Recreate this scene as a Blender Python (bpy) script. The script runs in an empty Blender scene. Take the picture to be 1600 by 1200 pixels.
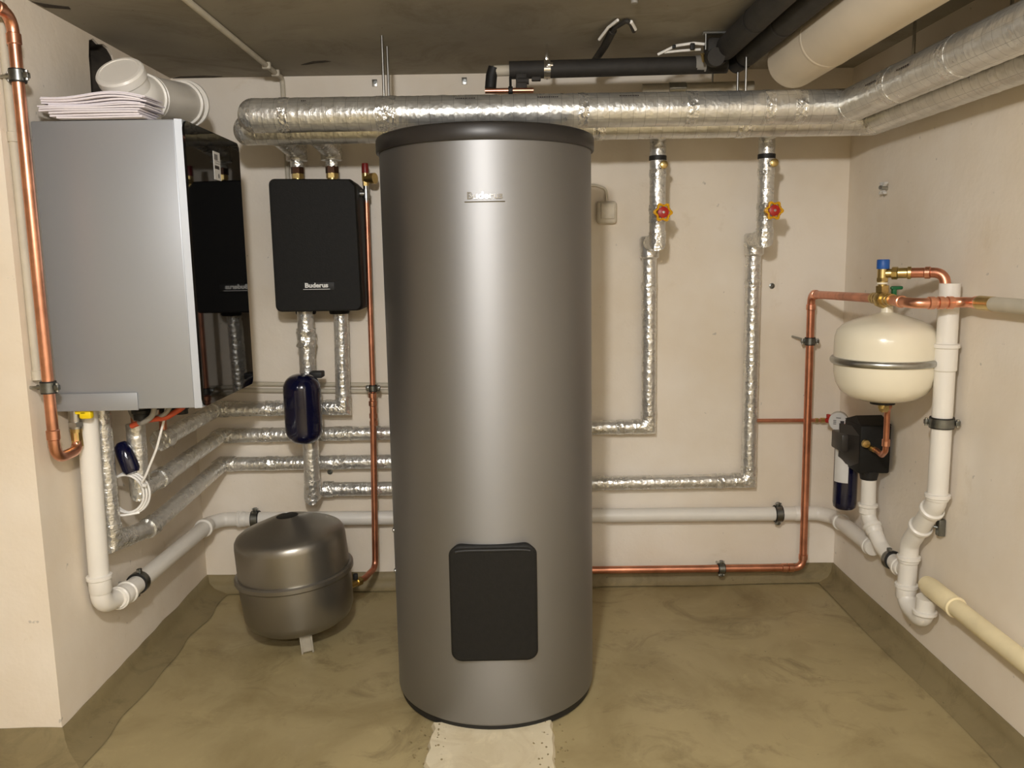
import bpy, bmesh, math, random
from mathutils import Vector, Matrix, Euler, noise
random.seed(7)
S = bpy.context.scene
COL = S.collection
PI = math.pi
V = Vector

# ------------------------------------------------------------------ camera, light, exposure
cam = bpy.data.cameras.new('camera')
cam.sensor_width = 36.0
cam.lens = 1300.0 / 1600.0 * 36.0
cam.clip_start = 0.02
cam_o = bpy.data.objects.new('camera', cam)
COL.objects.link(cam_o)
_p, _r, _y = 0.146, -0.0171, -0.0064           # pitch down, roll, yaw of the hand-held phone
_fw = V((0, math.cos(_p), -math.sin(_p))); _up = V((0, math.sin(_p), math.cos(_p))); _rt = V((1, 0, 0))
_Z = Matrix.Rotation(_y, 3, 'Z')
_fw, _up, _rt = _Z @ _fw, _Z @ _up, _Z @ _rt
_rt2 = _rt * math.cos(_r) + _up * math.sin(_r)
_up2 = -_rt * math.sin(_r) + _up * math.cos(_r)
cam_o.matrix_world = Matrix(((_rt2.x, _up2.x, -_fw.x, 0), (_rt2.y, _up2.y, -_fw.y, 0), (_rt2.z, _up2.z, -_fw.z, 1.243), (0, 0, 0, 1)))
S.camera = cam_o
S.view_settings.view_transform = 'Standard'
S.view_settings.look = 'None'
S.view_settings.gamma = 1.0
S.view_settings.use_curve_mapping = False
S.view_settings.exposure = 0.0

world = bpy.data.worlds.new('world'); S.world = world
world.use_nodes = True
world.node_tree.nodes['Background'].inputs[0].default_value = (0.9, 0.85, 0.75, 1)
world.node_tree.nodes['Background'].inputs[1].default_value = 0.02

def point_light(name, loc, power, radius, col):
    l = bpy.data.lights.new(name, 'POINT'); l.energy = power; l.shadow_soft_size = radius; l.color = col
    o = bpy.data.objects.new(name, l); o.location = loc; COL.objects.link(o)
    return o
point_light('lamp_bulb_light', (-0.14, 0.22, 1.80), 100.0, 0.055, (1.0, 0.978, 0.955))
_a = bpy.data.lights.new('added_fill_light', 'AREA'); _a.shape = 'RECTANGLE'; _a.size = 1.5; _a.size_y = 0.14; _a.energy = 60.0; _a.color = (1.0, 0.978, 0.955)
_ao = bpy.data.objects.new('added_fill_light', _a); _ao.location = (0.1, -0.9, 1.86); COL.objects.link(_ao)  # soft fill added behind the camera to brighten ceiling and floor

# ------------------------------------------------------------------ materials
def lin(c):
    return tuple(((x / 255.0) / 12.92 if x <= 10 else (((x / 255.0) + 0.055) / 1.055) ** 2.4) for x in c)

class NT:
    def __init__(self, name):
        self.m = bpy.data.materials.new(name); self.m.use_nodes = True
        self.t = self.m.node_tree; self.b = self.t.nodes['Principled BSDF']
    def n(self, typ, **kw):
        x = self.t.nodes.new(typ)
        for k, v in kw.items():
            if k.startswith('_'): setattr(x, k[1:], v)
            else: x.inputs[k].default_value = v
        return x
    def l(self, a, b): self.t.links.new(a, b)
    def coord(self, kind='Object', scale=(1, 1, 1)):
        tc = self.n('ShaderNodeTexCoord'); mp = self.n('ShaderNodeMapping')
        mp.inputs['Scale'].default_value = scale
        self.l(tc.outputs[kind], mp.inputs['Vector']); return mp.outputs['Vector']
    def noise(self, vec, scale, detail=4, rough=0.55, dist=0):
        x = self.n('ShaderNodeTexNoise', Scale=scale, Detail=detail, Roughness=rough, Distortion=dist)
        self.l(vec, x.inputs['Vector']); return x.outputs['Fac']
    def ramp(self, fac, stops):
        x = self.n('ShaderNodeValToRGB')
        e = x.color_ramp.elements
        while len(e) < len(stops): e.new(0.5)
        for el, (p, c) in zip(e, stops): el.position = p; el.color = (c, c, c, 1) if isinstance(c, (int, float)) else (*c, 1)
        self.l(fac, x.inputs['Fac']); return x.outputs['Color']
    def mix(self, fac, a, b, mode='MIX'):
        x = self.n('ShaderNodeMix', _data_type='RGBA', _blend_type=mode)
        for k, v in ((0, fac), (6, a), (7, b)):
            if hasattr(v, 'is_linked') or isinstance(v, bpy.types.NodeSocket): self.l(v, x.inputs[k])
            else: x.inputs[k].default_value = v if k == 0 else (*v, 1)
        return x.outputs[2]
    def bump(self, h, strength, dist, prev=None):
        x = self.n('ShaderNodeBump', Strength=strength, Distance=dist)
        self.l(h, x.inputs['Height'])
        if prev is not None: self.l(prev, x.inputs['Normal'])
        self.l(x.outputs['Normal'], self.b.inputs['Normal']); return x.outputs['Normal']
    def base(self, col, rough, metal=0.0):
        if isinstance(col, bpy.types.NodeSocket): self.l(col, self.b.inputs['Base Color'])
        else: self.b.inputs['Base Color'].default_value = (*col, 1)
        if isinstance(rough, bpy.types.NodeSocket): self.l(rough, self.b.inputs['Roughness'])
        else: self.b.inputs['Roughness'].default_value = rough
        self.b.inputs['Metallic'].default_value = metal

def plain(name, c, rough=0.5, metal=0.0, var=0.12, vscale=25, bump=0.0, bscale=80, coat=0.0, spec=0.5):
    t = NT(name); v = t.coord('Object')
    a = lin(c); d = tuple(x * (1 - var) for x in a); e = tuple(min(1, x * (1 + var)) for x in a)
    col = t.ramp(t.noise(v, vscale, 3), [(0.3, d), (0.7, e)])
    t.base(col, rough, metal)
    t.b.inputs['Coat Weight'].default_value = coat
    t.b.inputs['Specular IOR Level'].default_value = spec
    if bump: t.bump(t.noise(v, bscale, 3), bump, 0.002)
    return t.m

def wall_material(name, c, dirt=0.5):
    t = NT(name); v = t.coord('Object')
    base = lin(c)
    warm = tuple(x * y for x, y in zip(base, (0.93, 0.88, 0.80))); pale = tuple(min(1, x * 1.05) for x in base)
    col = t.ramp(t.noise(v, 1.7, 4, 0.6), [(0.3, warm), (0.65, pale)])
    blot = t.ramp(t.noise(v, 4.3, 6, 0.7, 0.6), [(0.62, 0.0), (0.78, 1.0)])
    m = t.n('ShaderNodeMath', _operation='MULTIPLY'); t.l(blot, m.inputs[0]); m.inputs[1].default_value = dirt
    col = t.mix(m.outputs[0], col, tuple(x * y for x, y in zip(base, (0.74, 0.66, 0.52))))
    spk = t.ramp(t.noise(v, 38, 2, 0.5), [(0.73, 0.0), (0.78, 0.55)])
    col = t.mix(spk, col, tuple(x * 0.45 for x in base))
    t.base(col, 0.75)
    t.b.inputs['Specular IOR Level'].default_value = 0.25
    n1 = t.bump(t.noise(v, 7, 4, 0.55), 0.35, 0.012)
    t.bump(t.noise(v, 90, 3, 0.6), 0.18, 0.002, n1)
    return t.m

def concrete(name, c, c2, c3, rough=0.6, scale=1.0):
    t = NT(name); v = t.coord('Object')
    a, b, d = lin(c), lin(c2), lin(c3)
    col = t.ramp(t.noise(v, 2.1 * scale, 6, 0.62, 0.5), [(0.32, b), (0.5, a), (0.68, tuple(min(1, x * 1.12) for x in a))])
    st = t.ramp(t.noise(v, 4.6 * scale, 6, 0.72, 1.2), [(0.52, 0.0), (0.72, 0.68)])
    col = t.mix(st, col, d)
    lt = t.ramp(t.noise(v, 8 * scale, 5, 0.68, 0.6), [(0.58, 0.0), (0.76, 0.45)])
    col = t.mix(lt, col, tuple(min(1, x * 1.35) for x in a))
    sp = t.ramp(t.noise(v, 55, 2), [(0.74, 0.0), (0.78, 0.7)])
    col = t.mix(sp, col, tuple(x * 0.5 for x in d))
    rg = t.ramp(t.noise(v, 3.0, 4), [(0.3, rough - 0.14), (0.7, rough + 0.15)])
    t.base(col, rg)
    n1 = t.bump(t.noise(v, 6, 5), 0.25, 0.006)
    t.bump(t.noise(v, 120, 3), 0.15, 0.0015, n1)
    return t.m

def foil_material(name, c=(205, 205, 202), rough=0.22, ring=90, amount=0.6, grid=False, metal=0.78):
    t = NT(name)
    uv = t.coord('UV', (1, 1, 1)); ob = t.coord('Object')
    mp = t.n('ShaderNodeMapping'); mp.inputs['Scale'].default_value = (ring, 2.2, 1); t.l(uv, mp.inputs['Vector'])
    rings = t.noise(mp.outputs['Vector'], 1.0, 3, 0.6)
    cr = t.n('ShaderNodeTexVoronoi', Scale=70.0); cr.feature = 'F1'; t.l(ob, cr.inputs['Vector'])
    col = t.ramp(t.noise(ob, 14, 3), [(0.3, tuple(x * 0.82 for x in lin(c))), (0.7, lin(c))])
    if grid:
        br = t.n('ShaderNodeTexBrick', Scale=1.0)
        br.offset = 0.0
        br.inputs['Color1'].default_value = br.inputs['Color2'].default_value = (0, 0, 0, 1)
        br.inputs['Mortar'].default_value = (1, 1, 1, 1)
        br.inputs['Mortar Size'].default_value = 0.0006; br.inputs['Brick Width'].default_value = 0.035; br.inputs['Row Height'].default_value = 0.035
        t.l(uv, br.inputs['Vector'])
        col = t.mix(br.outputs['Color'], col, tuple(x * 0.55 for x in lin(c)))
    t.base(col, t.ramp(t.noise(ob, 30, 3), [(0.3, rough), (0.7, rough + 0.16)]), metal)
    n1 = t.bump(rings, amount, 0.0035)
    n2 = t.bump(cr.outputs['Distance'], amount * 0.6, 0.006, n1)
    t.bump(t.noise(ob, 45, 4, 0.65), amount * 0.7, 0.006, n2)
    return t.m

WALL = wall_material('whitewashed_plaster', (235, 227, 215), 0.45)
WALLD = wall_material('stained_plaster', (233, 224, 211), 0.9)
CEIL = concrete('grey_concrete_ceiling', (152, 146, 132), (136, 129, 115), (112, 105, 91), 0.8, 0.6)
FLOOR = concrete('olive_concrete_floor', (164, 149, 110), (138, 122, 84), (104, 89, 58), 0.48)
BASE = concrete('olive_painted_cove', (134, 120, 86), (120, 106, 74), (98, 85, 57), 0.65)
PATCH = concrete('pale_screed', (214, 203, 176), (203, 190, 160), (188, 172, 140), 0.75, 1.4)
DARKHOLE = plain('rough_dark_brown', (62, 55, 46), 0.9, var=0.4, vscale=20, bump=0.5)
FOIL = foil_material('crinkled_foil', (232, 231, 227), 0.22, 95, 0.48)
FOILB = foil_material('foil_scrim_wrap', (230, 229, 224), 0.26, 80, 0.27, True)
TAPE = foil_material('crumpled_foil_tape', (234, 233, 228), 0.16, 60, 0.85)
TANK = plain('silver_lacquer', (150, 150, 151), 0.54, 0.97, 0.015, 2)
_t = TANK.node_tree; _tg = _t.nodes.new('ShaderNodeTangent'); _tg.direction_type = 'RADIAL'; _tg.axis = 'Z'
_b = _t.nodes['Principled BSDF']; _t.links.new(_tg.outputs[0], _b.inputs['Tangent'])
_b.inputs['Anisotropic'].default_value = 0.35; _b.inputs['Anisotropic Rotation'].default_value = 0.25
BOILER = plain('boiler_grey_lacquer', (160, 163, 168), 0.45, 0.45, 0.02, 2)
TRIM = plain('light_aluminium', (168, 172, 178), 0.5, 0.3, 0.03, 4)
GLASS = plain('black_glass', (7, 7, 8), 0.035, 0.0, 0.0, coat=0.0, spec=0.28)
BLACKP = plain('black_foam_plastic', (23, 22, 20), 0.6, 0, 0.15, 60, 0.2, 160, 0.0, 0.25)
BLACKR = plain('black_rubber', (24, 23, 22), 0.6, 0, 0.2, 40)
LID = plain('dark_brown_lid', (40, 37, 35), 0.4, 0, 0.1, 20)
PIPEW = plain('white_plastic_pipe', (232, 228, 220), 0.34, 0, 0.02, 10)
PIPEG = plain('grey_painted_conduit', (196, 188, 170), 0.6, 0, 0.06, 20)
PIPEY = plain('yellowed_plastic_pipe', (233, 219, 180), 0.45, 0, 0.10, 9)
BIGW = plain('cream_insulation_jacket', (222, 210, 190), 0.55, 0, 0.05, 5)
COPPER = plain('copper', (224, 162, 134), 0.33, 1.0, 0.22, 18)
COPPERD = plain('aged_copper', (212, 146, 118), 0.38, 1.0, 0.25, 14)
BRASS = plain('brass', (200, 176, 118), 0.33, 1.0, 0.15, 30)
ZINC = plain('zinc_plated_steel', (176, 176, 172), 0.32, 1.0, 0.15, 40)
DSTEEL = plain('dark_steel_band', (128, 130, 127), 0.35, 1.0, 0.2, 40)
NAVY = plain('navy_lacquer', (9, 11, 42), 0.14, 0.0, 0.08, 8, coat=0.5)
BRONZE = plain('dark_bronze', (72, 44, 26), 0.45, 0.6)
REAR = wall_material('dim_plaster', (176, 166, 146), 0.4)  # unseen walls, coloured darker to weaken their reflections in tank and vessel
FLOORV = plain('grey_metallic_enamel', (150, 146, 138), 0.33, 0.88, 0.03, 3)
CREAM = plain('cream_enamel', (236, 228, 206), 0.22, 0, 0.02, 5, coat=0.3)
RED = plain('red_plastic', (176, 34, 24), 0.4)
REDD = plain('dark_red_plastic', (120, 22, 20), 0.4)
YELLOW = plain('yellow_plastic', (245, 212, 20), 0.4)
YELLOWD = plain('amber_plastic', (226, 168, 20), 0.4)
BLUE = plain('blue_plastic', (30, 84, 160), 0.45)
GREEN = plain('green_plastic', (10, 92, 52), 0.45)
ORANGE = plain('orange_cable_sheath', (196, 82, 48), 0.5)
GREYH = plain('grey_hose', (150, 146, 138), 0.5)
WCAB = plain('white_cable_sheath', (240, 238, 234), 0.45)
BOXP = plain('cream_switch_plastic', (214, 204, 184), 0.5)
PAPER = plain('paper', (226, 220, 226), 0.7, 0, 0.03, 12)
STICK = plain('label_paper', (214, 212, 208), 0.55, 0, 0.02, 30)
INK = plain('dark_print', (52, 44, 44), 0.6)
INKG = plain('grey_print', (120, 118, 116), 0.6)
CHROME = plain('chrome', (235, 235, 235), 0.12, 1.0, 0.02)
LOGO = plain('polished_logo_metal', (176, 176, 174), 0.16, 1.0, 0.02)
LETTER = plain('silver_letter', (238, 238, 236), 0.35, 0.2, 0.02)
LAGGING = plain('black_pipe_lagging', (44, 41, 37), 0.7, 0, 0.2, 25, 0.3, 60)
CLEARF = plain('pale_plastic_foot', (176, 170, 156), 0.25, 0.3, 0.1, 20)

# ------------------------------------------------------------------ geometry helpers
class G:
    def __init__(self): self.v = []; self.f = []; self.uv = []
    def add(self, vs, fs, uvs=None):
        o = len(self.v); self.v += [V(x) for x in vs]; self.f += [tuple(i + o for i in f) for f in fs]
        self.uv += list(uvs) if uvs else [(x[0], x[2]) for x in vs]
        return self
    def bm(self, b, M=None):
        b.verts.index_update()
        vs = [(M @ x.co) if M else x.co.copy() for x in b.verts]
        fs = [[q.index for q in f.verts] for f in b.faces]; b.free()
        return self.add(vs, fs)
    def box(self, c, s, bevel=0.0, rot=None, seg=2):
        b = bmesh.new(); bmesh.ops.create_cube(b, size=1.0)
        for q in b.verts: q.co = V((q.co.x * s[0], q.co.y * s[1], q.co.z * s[2]))
        if bevel: bmesh.ops.bevel(b, geom=b.edges[:], offset=bevel, segments=seg, profile=0.5, affect='EDGES')
        M = Matrix.Translation(V(c)) @ (Euler(rot).to_matrix().to_4x4() if rot else Matrix())
        return self.bm(b, M)
    def lathe(self, prof, c, axis=(0, 0, 1), n=32):
        q = V((0, 0, 1)).rotation_difference(V(axis).normalized()).to_matrix()
        vs, fs, uvs = [], [], []
        for k, (r, z) in enumerate(prof):
            for i in range(n):
                a = 2 * PI * i / n
                vs.append(V(c) + q @ V((max(r, 1e-5) * math.cos(a), max(r, 1e-5) * math.sin(a), z))); uvs.append((z, r * a))
        for k in range(len(prof) - 1):
            for i in range(n):
                j = (i + 1) % n
                fs.append((k * n + i, k * n + j, (k + 1) * n + j, (k + 1) * n + i))
        if prof[0][0] > 1e-4: fs.append(tuple(range(n))[::-1])
        if prof[-1][0] > 1e-4: fs.append(tuple((len(prof) - 1) * n + i for i in range(n)))
        return self.add(vs, fs, uvs)
    def cyl(self, a, b, r, n=16, r2=None):
        a, b = V(a), V(b); L = (b - a).length
        return self.lathe([(r, 0), (r if r2 is None else r2, L)], a, b - a, n)
    def tube(self, path, r, n=16, step=None, fil=0.0, crk=0.0, caps=True, taper=None):
        P = [V(x) for x in path]
        if fil:
            Q = [P[0]]
            for i in range(1, len(P) - 1):
                a, b, c = P[i - 1], P[i], P[i + 1]
                d1, d2 = (b - a).normalized(), (c - b).normalized()
                ang = d1.angle(d2, 0)
                if ang < 0.05: Q.append(b); continue
                t = min(fil * math.tan(ang / 2), (b - a).length * 0.49, (c - b).length * 0.49)
                p0, p1 = b - d1 * t, b + d2 * t
                k = max(3, int(ang / 0.2))
                for j in range(k + 1):
                    u = j / k; Q.append(p0 * (1 - u) ** 2 + b * 2 * u * (1 - u) + p1 * u * u)
            Q.append(P[-1]); P = Q
        D = [(P[i + 1] - P[i]).normalized() for i in range(len(P) - 1)]
        d0 = D[0]
        ref = V((0, 0, 1)) if abs(d0.z) < 0.9 else V((1, 0, 0))
        X = d0.cross(ref).normalized(); Y = d0.cross(X).normalized()
        rings, us = [], []
        u = 0.0
        for i, p in enumerate(P):
            if i == 0:
                nb = d0; din = d0
            else:
                din = D[i - 1]; nb = din if i == len(P) - 1 else (D[i - 1] + D[i]).normalized()
            rr = r if taper is None else taper(i / (len(P) - 1)) * r
            if i and step:
                L = (P[i] - P[i - 1]).length
                m0 = m1 = 0.0
                if i - 1 > 0: m0 = r * math.tan(min(D[i - 2].angle(D[i - 1], 0), 2.6) / 2) + 0.002
                if i < len(P) - 1: m1 = r * math.tan(min(D[i - 1].angle(D[i], 0), 2.6) / 2) + 0.002
                a = m0
                while a < L - m1 - step * 0.5:
                    if a > step * 0.3:
                        rings.append([P[i - 1] + din * a + (X * math.cos(t) + Y * math.sin(t)) * self._cr(rr, crk, u + a, t) for t in (2 * PI * j / n for j in range(n))]); us.append(u + a)
                    a += step
            if i: u += (P[i] - P[i - 1]).length
            ring = []
            for j in range(n):
                t = 2 * PI * j / n
                o = (X * math.cos(t) + Y * math.sin(t)) * self._cr(rr, crk, u, t)
                den = din.dot(nb)
                ring.append(p + o + din * (-(o.dot(nb)) / den))
            rings.append(ring); us.append(u)
            if 0 < i < len(P) - 1:
                q = D[i - 1].rotation_difference(D[i]); X = q @ X; Y = q @ Y
        vs = [x for rg in rings for x in rg]
        uvs = [(us[k], r * 2 * PI * j / n) for k in range(len(rings)) for j in range(n)]
        fs = [(k * n + j, k * n + (j + 1) % n, (k + 1) * n + (j + 1) % n, (k + 1) * n + j) for k in range(len(rings) - 1) for j in range(n)]
        if caps:
            fs.append(tuple(range(n))[::-1]); fs.append(tuple((len(rings) - 1) * n + j for j in range(n)))
        return self.add(vs, fs, uvs)
    @staticmethod
    def _cr(r, c, u, t):
        if not c: return r
        return r + c * (noise.noise(V((u * 55, math.cos(t) * 1.3, math.sin(t) * 1.3))) + 0.7 * noise.noise(V((u * 160, math.cos(t) * 2.2, math.sin(t) * 2.2 + 5))))
    def build(self, name, mat, parent=None, origin=None, sharp=38, smooth=True):
        o0 = V(origin) if origin is not None else (ORG.get(parent.name, V((0, 0, 0))) if parent else V((0, 0, 0)))
        me = bpy.data.meshes.new(name)
        me.from_pydata([tuple(x - o0) for x in self.v], [], self.f)
        ul = me.uv_layers.new(name='uv')
        for lp in me.loops: ul.data[lp.index].uv = self.uv[lp.vertex_index]
        me.materials.append(mat)
        b = bmesh.new(); b.from_mesh(me); bmesh.ops.recalc_face_normals(b, faces=b.faces[:]); b.to_mesh(me); b.free()
        if smooth:
            me.shade_smooth(); me.set_sharp_from_angle(angle=math.radians(sharp))
        me.update()
        o = bpy.data.objects.new(name, me); COL.objects.link(o)
        if parent: o.parent = parent
        else: o.location = o0
        ORG[o.name] = o0
        return o
ORG = {}
def thing(name, label, cat, loc, group=None):
    o = bpy.data.objects.new(name, None); o.empty_display_size = 0.05; COL.objects.link(o)
    o.location = loc; o['label'] = label; o['category'] = cat
    if group: o['group'] = group
    ORG[o.name] = V(loc); return o
def tag(o, label, cat, group=None):
    o['label'] = label; o['category'] = cat
    if group: o['group'] = group
    return o
def struct(o): o['kind'] = 'structure'; return o
def lab(o, s): o['label'] = s; return o

def text_geo(s, size, depth, fn, bold=0.0, xs=1.0):
    cu = bpy.data.curves.new('letters', 'FONT'); cu.body = s; cu.size = size; cu.extrude = depth; cu.offset = bold
    cu.align_x = 'CENTER'; cu.align_y = 'CENTER'; cu.resolution_u = 3
    ob = bpy.data.objects.new('letters', cu); COL.objects.link(ob)
    dg = bpy.context.evaluated_depsgraph_get(); ev = ob.evaluated_get(dg)
    me = bpy.data.meshes.new_from_object(ev)
    g = G(); g.add([fn(V((q.co.x * xs, q.co.y, q.co.z))) for q in me.vertices], [tuple(p.vertices) for p in me.polygons])
    bpy.data.objects.remove(ob); bpy.data.meshes.remove(me)
    return g

def rod(g, a, b, r=0.004, n=8): return g.cyl(a, b, r, n)

def clamp(parent, c, axis, r, to_wall=None, w=0.020, lug=(0, 0, 1)):
    """two-piece pipe clamp: rubber lining, steel band, lug bolts and the threaded rod to the wall"""
    c, ax = V(c), V(axis).normalized()
    g = G(); g.lathe([(r + 0.0045, -w / 2), (r + 0.0062, -w / 2), (r + 0.0062, w / 2), (r + 0.0045, w / 2)], c, ax, 28)
    lg = V(lug).normalized()
    for s in (1, -1):
        g.box(c + lg * s * (r + 0.011), (0.013, 0.013, 0.013), 0.002)
    band = g.build('pipe_clamp', DSTEEL, parent)
    g = G(); g.lathe([(r - 0.0005, -w / 2 - 0.003), (r + 0.005, -w / 2 - 0.003), (r + 0.005, w / 2 + 0.003), (r - 0.0005, w / 2 + 0.003)], c, ax, 28)
    g.build('rubber_lining', BLACKR, band)
    for s in (1, -1): G().cyl(c + lg * s * (r + 0.012) - ax * 0.011, c + lg * s * (r + 0.012) + ax * 0.011, 0.0042, 8).build('bolt', ZINC, band)
    if to_wall is not None:
        d = (V(to_wall) - c).normalized()
        g = G(); rod(g, c + d * (r + 0.004), to_wall, 0.0042); g.build('wall_rod', ZINC, band)
    return band

def collar(g, c, axis, r, w=0.014, d=0.0035, n=28):
    g.lathe([(r, -w / 2 - 0.002), (r + d, -w / 2), (r + d, w / 2), (r, w / 2 + 0.002)], c, axis, n)

def tape(parent, path, r, n=24, crk=0.0022, step=0.005):
    g = G(); g.tube(path, r, n, step, 0, crk); return g.build('foil_tape', TAPE, parent)

def hexnut(g, a, b, r): return g.cyl(a, b, r, 6)

# ------------------------------------------------------------------ room
XL, XR, YB, ZC, YP, YR = -1.17, 1.254, 3.08, 1.905, 2.017, -1.8
g = G()
b = bmesh.new(); bmesh.ops.create_grid(b, x_segments=40, y_segments=40, size=0.5)
for q in b.verts:
    x, y = -2.7 + (q.co.x + 0.5) * 4.1, -1.9 + (q.co.y + 0.5) * 5.1
    q.co = V((x, y, 0.004 * noise.noise(V((x * 1.3, y * 1.3, 3))) - 0.002))
g.bm(b); struct(g.build('floor', FLOOR))
g = G(); g.box((-0.65, 0.65, ZC + 0.06), (4.1, 5.1, 0.12)); ceil_o = struct(g.build('ceiling', CEIL))
g = G(); g.box((0.042, YB + 0.06, 0.95), (2.66, 0.12, 2.0)); struct(g.build('wall_back', WALL))
g = G(); g.box((XR + 0.06, 0.65, 0.95), (0.12, 5.0, 2.0)); struct(g.build('wall_right', WALL))
g = G(); g.box((-0.65, YR - 0.06, 0.95), (4.1, 0.12, 2.0)); struct(g.build('wall_rear', REAR))
g = G(); g.box((-2.66, 0.1, 0.95), (0.12, 4.0, 2.0)); struct(g.build('wall_side', REAR))

# left wall with the rough hole for the flue (the wall is the east side of the masonry pier)
hole = []
for i in range(22):
    a = 2 * PI * i / 22
    rr = 1.0 + 0.16 * noise.noise(V((i * 0.9, 2.2, 0)))
    cy, cz = 2.565, 1.745
    y = cy + 0.085 * rr * max(-1, min(1, 1.25 * math.cos(a))); z = cz + 0.15 * rr * max(-1, min(1, 1.2 * math.sin(a)))
    hole.append((y, min(z, 1.898)))
b = bmesh.new()
outer = [(YP, 0), (YB, 0), (YB, 1.95), (YP, 1.95)]
def loop(pts):
    vs = [b.verts.new((XL, y, z)) for y, z in pts]
    return [b.edges.new((vs[i], vs[(i + 1) % len(vs)])) for i in range(len(vs))]
es = loop(outer) + loop(hole)
bmesh.ops.triangle_fill(b, use_beauty=True, edges=es)
g = G(); g.bm(b)
n0 = len(hole)
g.add([(XL, y, z) for y, z in hole] + [(XL - 0.25, y, z) for y, z in hole], [(i, (i + 1) % n0, n0 + (i + 1) % n0, n0 + i) for i in range(n0)] + [tuple(range(n0, 2 * n0))])
# the pier's face towards the camera
g.add([(XL, YP, 0), (XL, YP, 1.95), (-2.62, YP, 1.95), (-2.62, YP, 0)], [(0, 1, 2, 3)])
wl = struct(g.build('wall_left', WALLD, smooth=False))
# inside of the hole, lined in a mottled dark colour
g = G(); g.add([(XL - 0.004, y, z) for y, z in [((y - 2.565) * 0.97 + 2.565, (z - 1.745) * 0.97 + 1.745) for y, z in hole]] +
               [(XL - 0.23, y, z) for y, z in hole],
               [(i, (i + 1) % n0, n0 + (i + 1) % n0, n0 + i) for i in range(n0)] + [tuple(range(n0, 2 * n0))])
lab(g.build('hole_lining', DARKHOLE, wl), 'dark lining inside the hole')

# spalled spots in the ceiling near the back wall
def spall(pts, seed):
    g = G(); n = len(pts); top = []; rng = random.Random(seed)
    for (x, y) in pts: top.append((x + rng.uniform(-.004, .004), y + rng.uniform(-.004, .004), ZC - 0.0012))
    g.add(top + [(x, y, ZC + 0.0005) for x, y, z in top], [tuple(range(n))] + [(i, (i + 1) % n, n + (i + 1) % n, n + i) for i in range(n)])
    return g.build('spalled_patch', DARKHOLE, ceil_o)
spall([(-0.665, 2.905), (-0.62, 2.865), (-0.575, 2.855), (-0.56, 2.865), (-0.575, 2.88), (-0.62, 2.89), (-0.65, 2.91)], 1)
spall([(-1.165, 3.075), (-1.12, 3.055), (-1.04, 3.045), (-0.98, 3.06), (-1.02, 3.075)], 2)
spall([(-1.165, 2.20), (-1.13, 2.23), (-1.10, 2.25), (-1.10, 2.265), (-1.135, 2.26), (-1.165, 2.25)], 3)

# olive painted cove along the foot of the walls
def cove(name, pts, out, h=0.068):
    """pts: wall line points in plan with the inward normal; profile slopes out onto the floor"""
    g = G(); rows = []
    prof = [(0.001, h), (0.006, h - 0.002), (0.012, h * 0.55), (0.35, h * 0.22), (1.0, 0.0015)]
    N = 60
    (p0, n_0), (p1, n_1) = pts
    vs, fs = [], []
    for i in range(N + 1):
        u = i / N; p = V(p0).lerp(V(p1), u); nn = V(n_0).lerp(V(n_1), u)
        wv = 0.006 * noise.noise(V((u * 9, out, 1))); ow = out * (1 + 0.25 * noise.noise(V((u * 7, 4, out))))
        for k, (a, z) in enumerate(prof):
            dd = a * ow if a > 0.02 else a
            zz = z + (wv if k < 2 else 0)
            vs.append((p.x + nn.x * dd, p.y + nn.y * dd, zz))
    m = len(prof)
    for i in range(N):
        for k in range(m - 1): fs.append((i * m + k, i * m + k + 1, (i + 1) * m + k + 1, (i + 1) * m + k))
    g.add(vs, fs); return struct(g.build(name, BASE, sharp=80))
cove('baseboard_left', (((XL, YP - 0.0, 0), (1, -1, 0)), ((XL, YB, 0), (1, 0, 0))), 0.085)
cove('baseboard_back', (((XL, YB, 0), (0, -1, 0)), ((XR, YB, 0), (0, -1, 0))), 0.035)
cove('baseboard_right', (((XR, YB, 0), (-1, 0, 0)), ((XR, YR, 0), (-1, 0, 0))), 0.07)
cove('baseboard_pier', (((-2.6, YP, 0), (0, -1, 0)), ((XL, YP, 0), (1, -1, 0))), 0.085)

# pale screed strip running out from under the tank
random.seed(3)
ed = []
for i in range(26): ed.append((-0.212 + 0.010 * noise.noise(V((i * 0.5, 0, 0))) + 0.006 * random.uniform(-1, 1) - 0.006 * i / 26, 2.10 - i * 0.03))
for i in range(25, -1, -1): ed.append((0.098 + 0.010 * noise.noise(V((i * 0.55, 9, 0))) + 0.006 * random.uniform(-1, 1) + 0.008 * i / 26, 2.10 - i * 0.03))
g = G(); k = len(ed)
cx = sum(e[0] for e in ed) / k
g.add([(x, y, 0.011) for x, y in ed] + [(x + (0.006 if x > cx else -0.006), y, -0.001) for x, y in ed],
      [tuple(range(k))] + [(i, (i + 1) % k, k + (i + 1) % k, k + i) for i in range(k)])
struct(g.build('trim_1', PATCH))['label'] = 'pale ragged screed strip on the floor in front of the silver tank'
# crumbs of mortar by the edge of the screed
random.seed(11)
g = G()
for i in range(90):
    t_ = random.random(); s_ = random.choice((-1, 1))
    x = (-0.215 if s_ < 0 else 0.105) + random.gauss(0, 0.022); y = random.uniform(1.88, 2.10)
    q = random.uniform(0.0010, 0.0032)
    g.box((x, y, q * 0.5 + (0.010 if -0.2 < x < 0.09 else 0)), (q * 1.6, q * 1.3, q), 0, (random.random(), random.random(), random.random()))
o = g.build('mortar_crumbs', BASE); o['kind'] = 'stuff'; o['label'] = 'loose grey mortar crumbs on the floor beside the pale screed strip'; o['category'] = 'crumbs'

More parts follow.
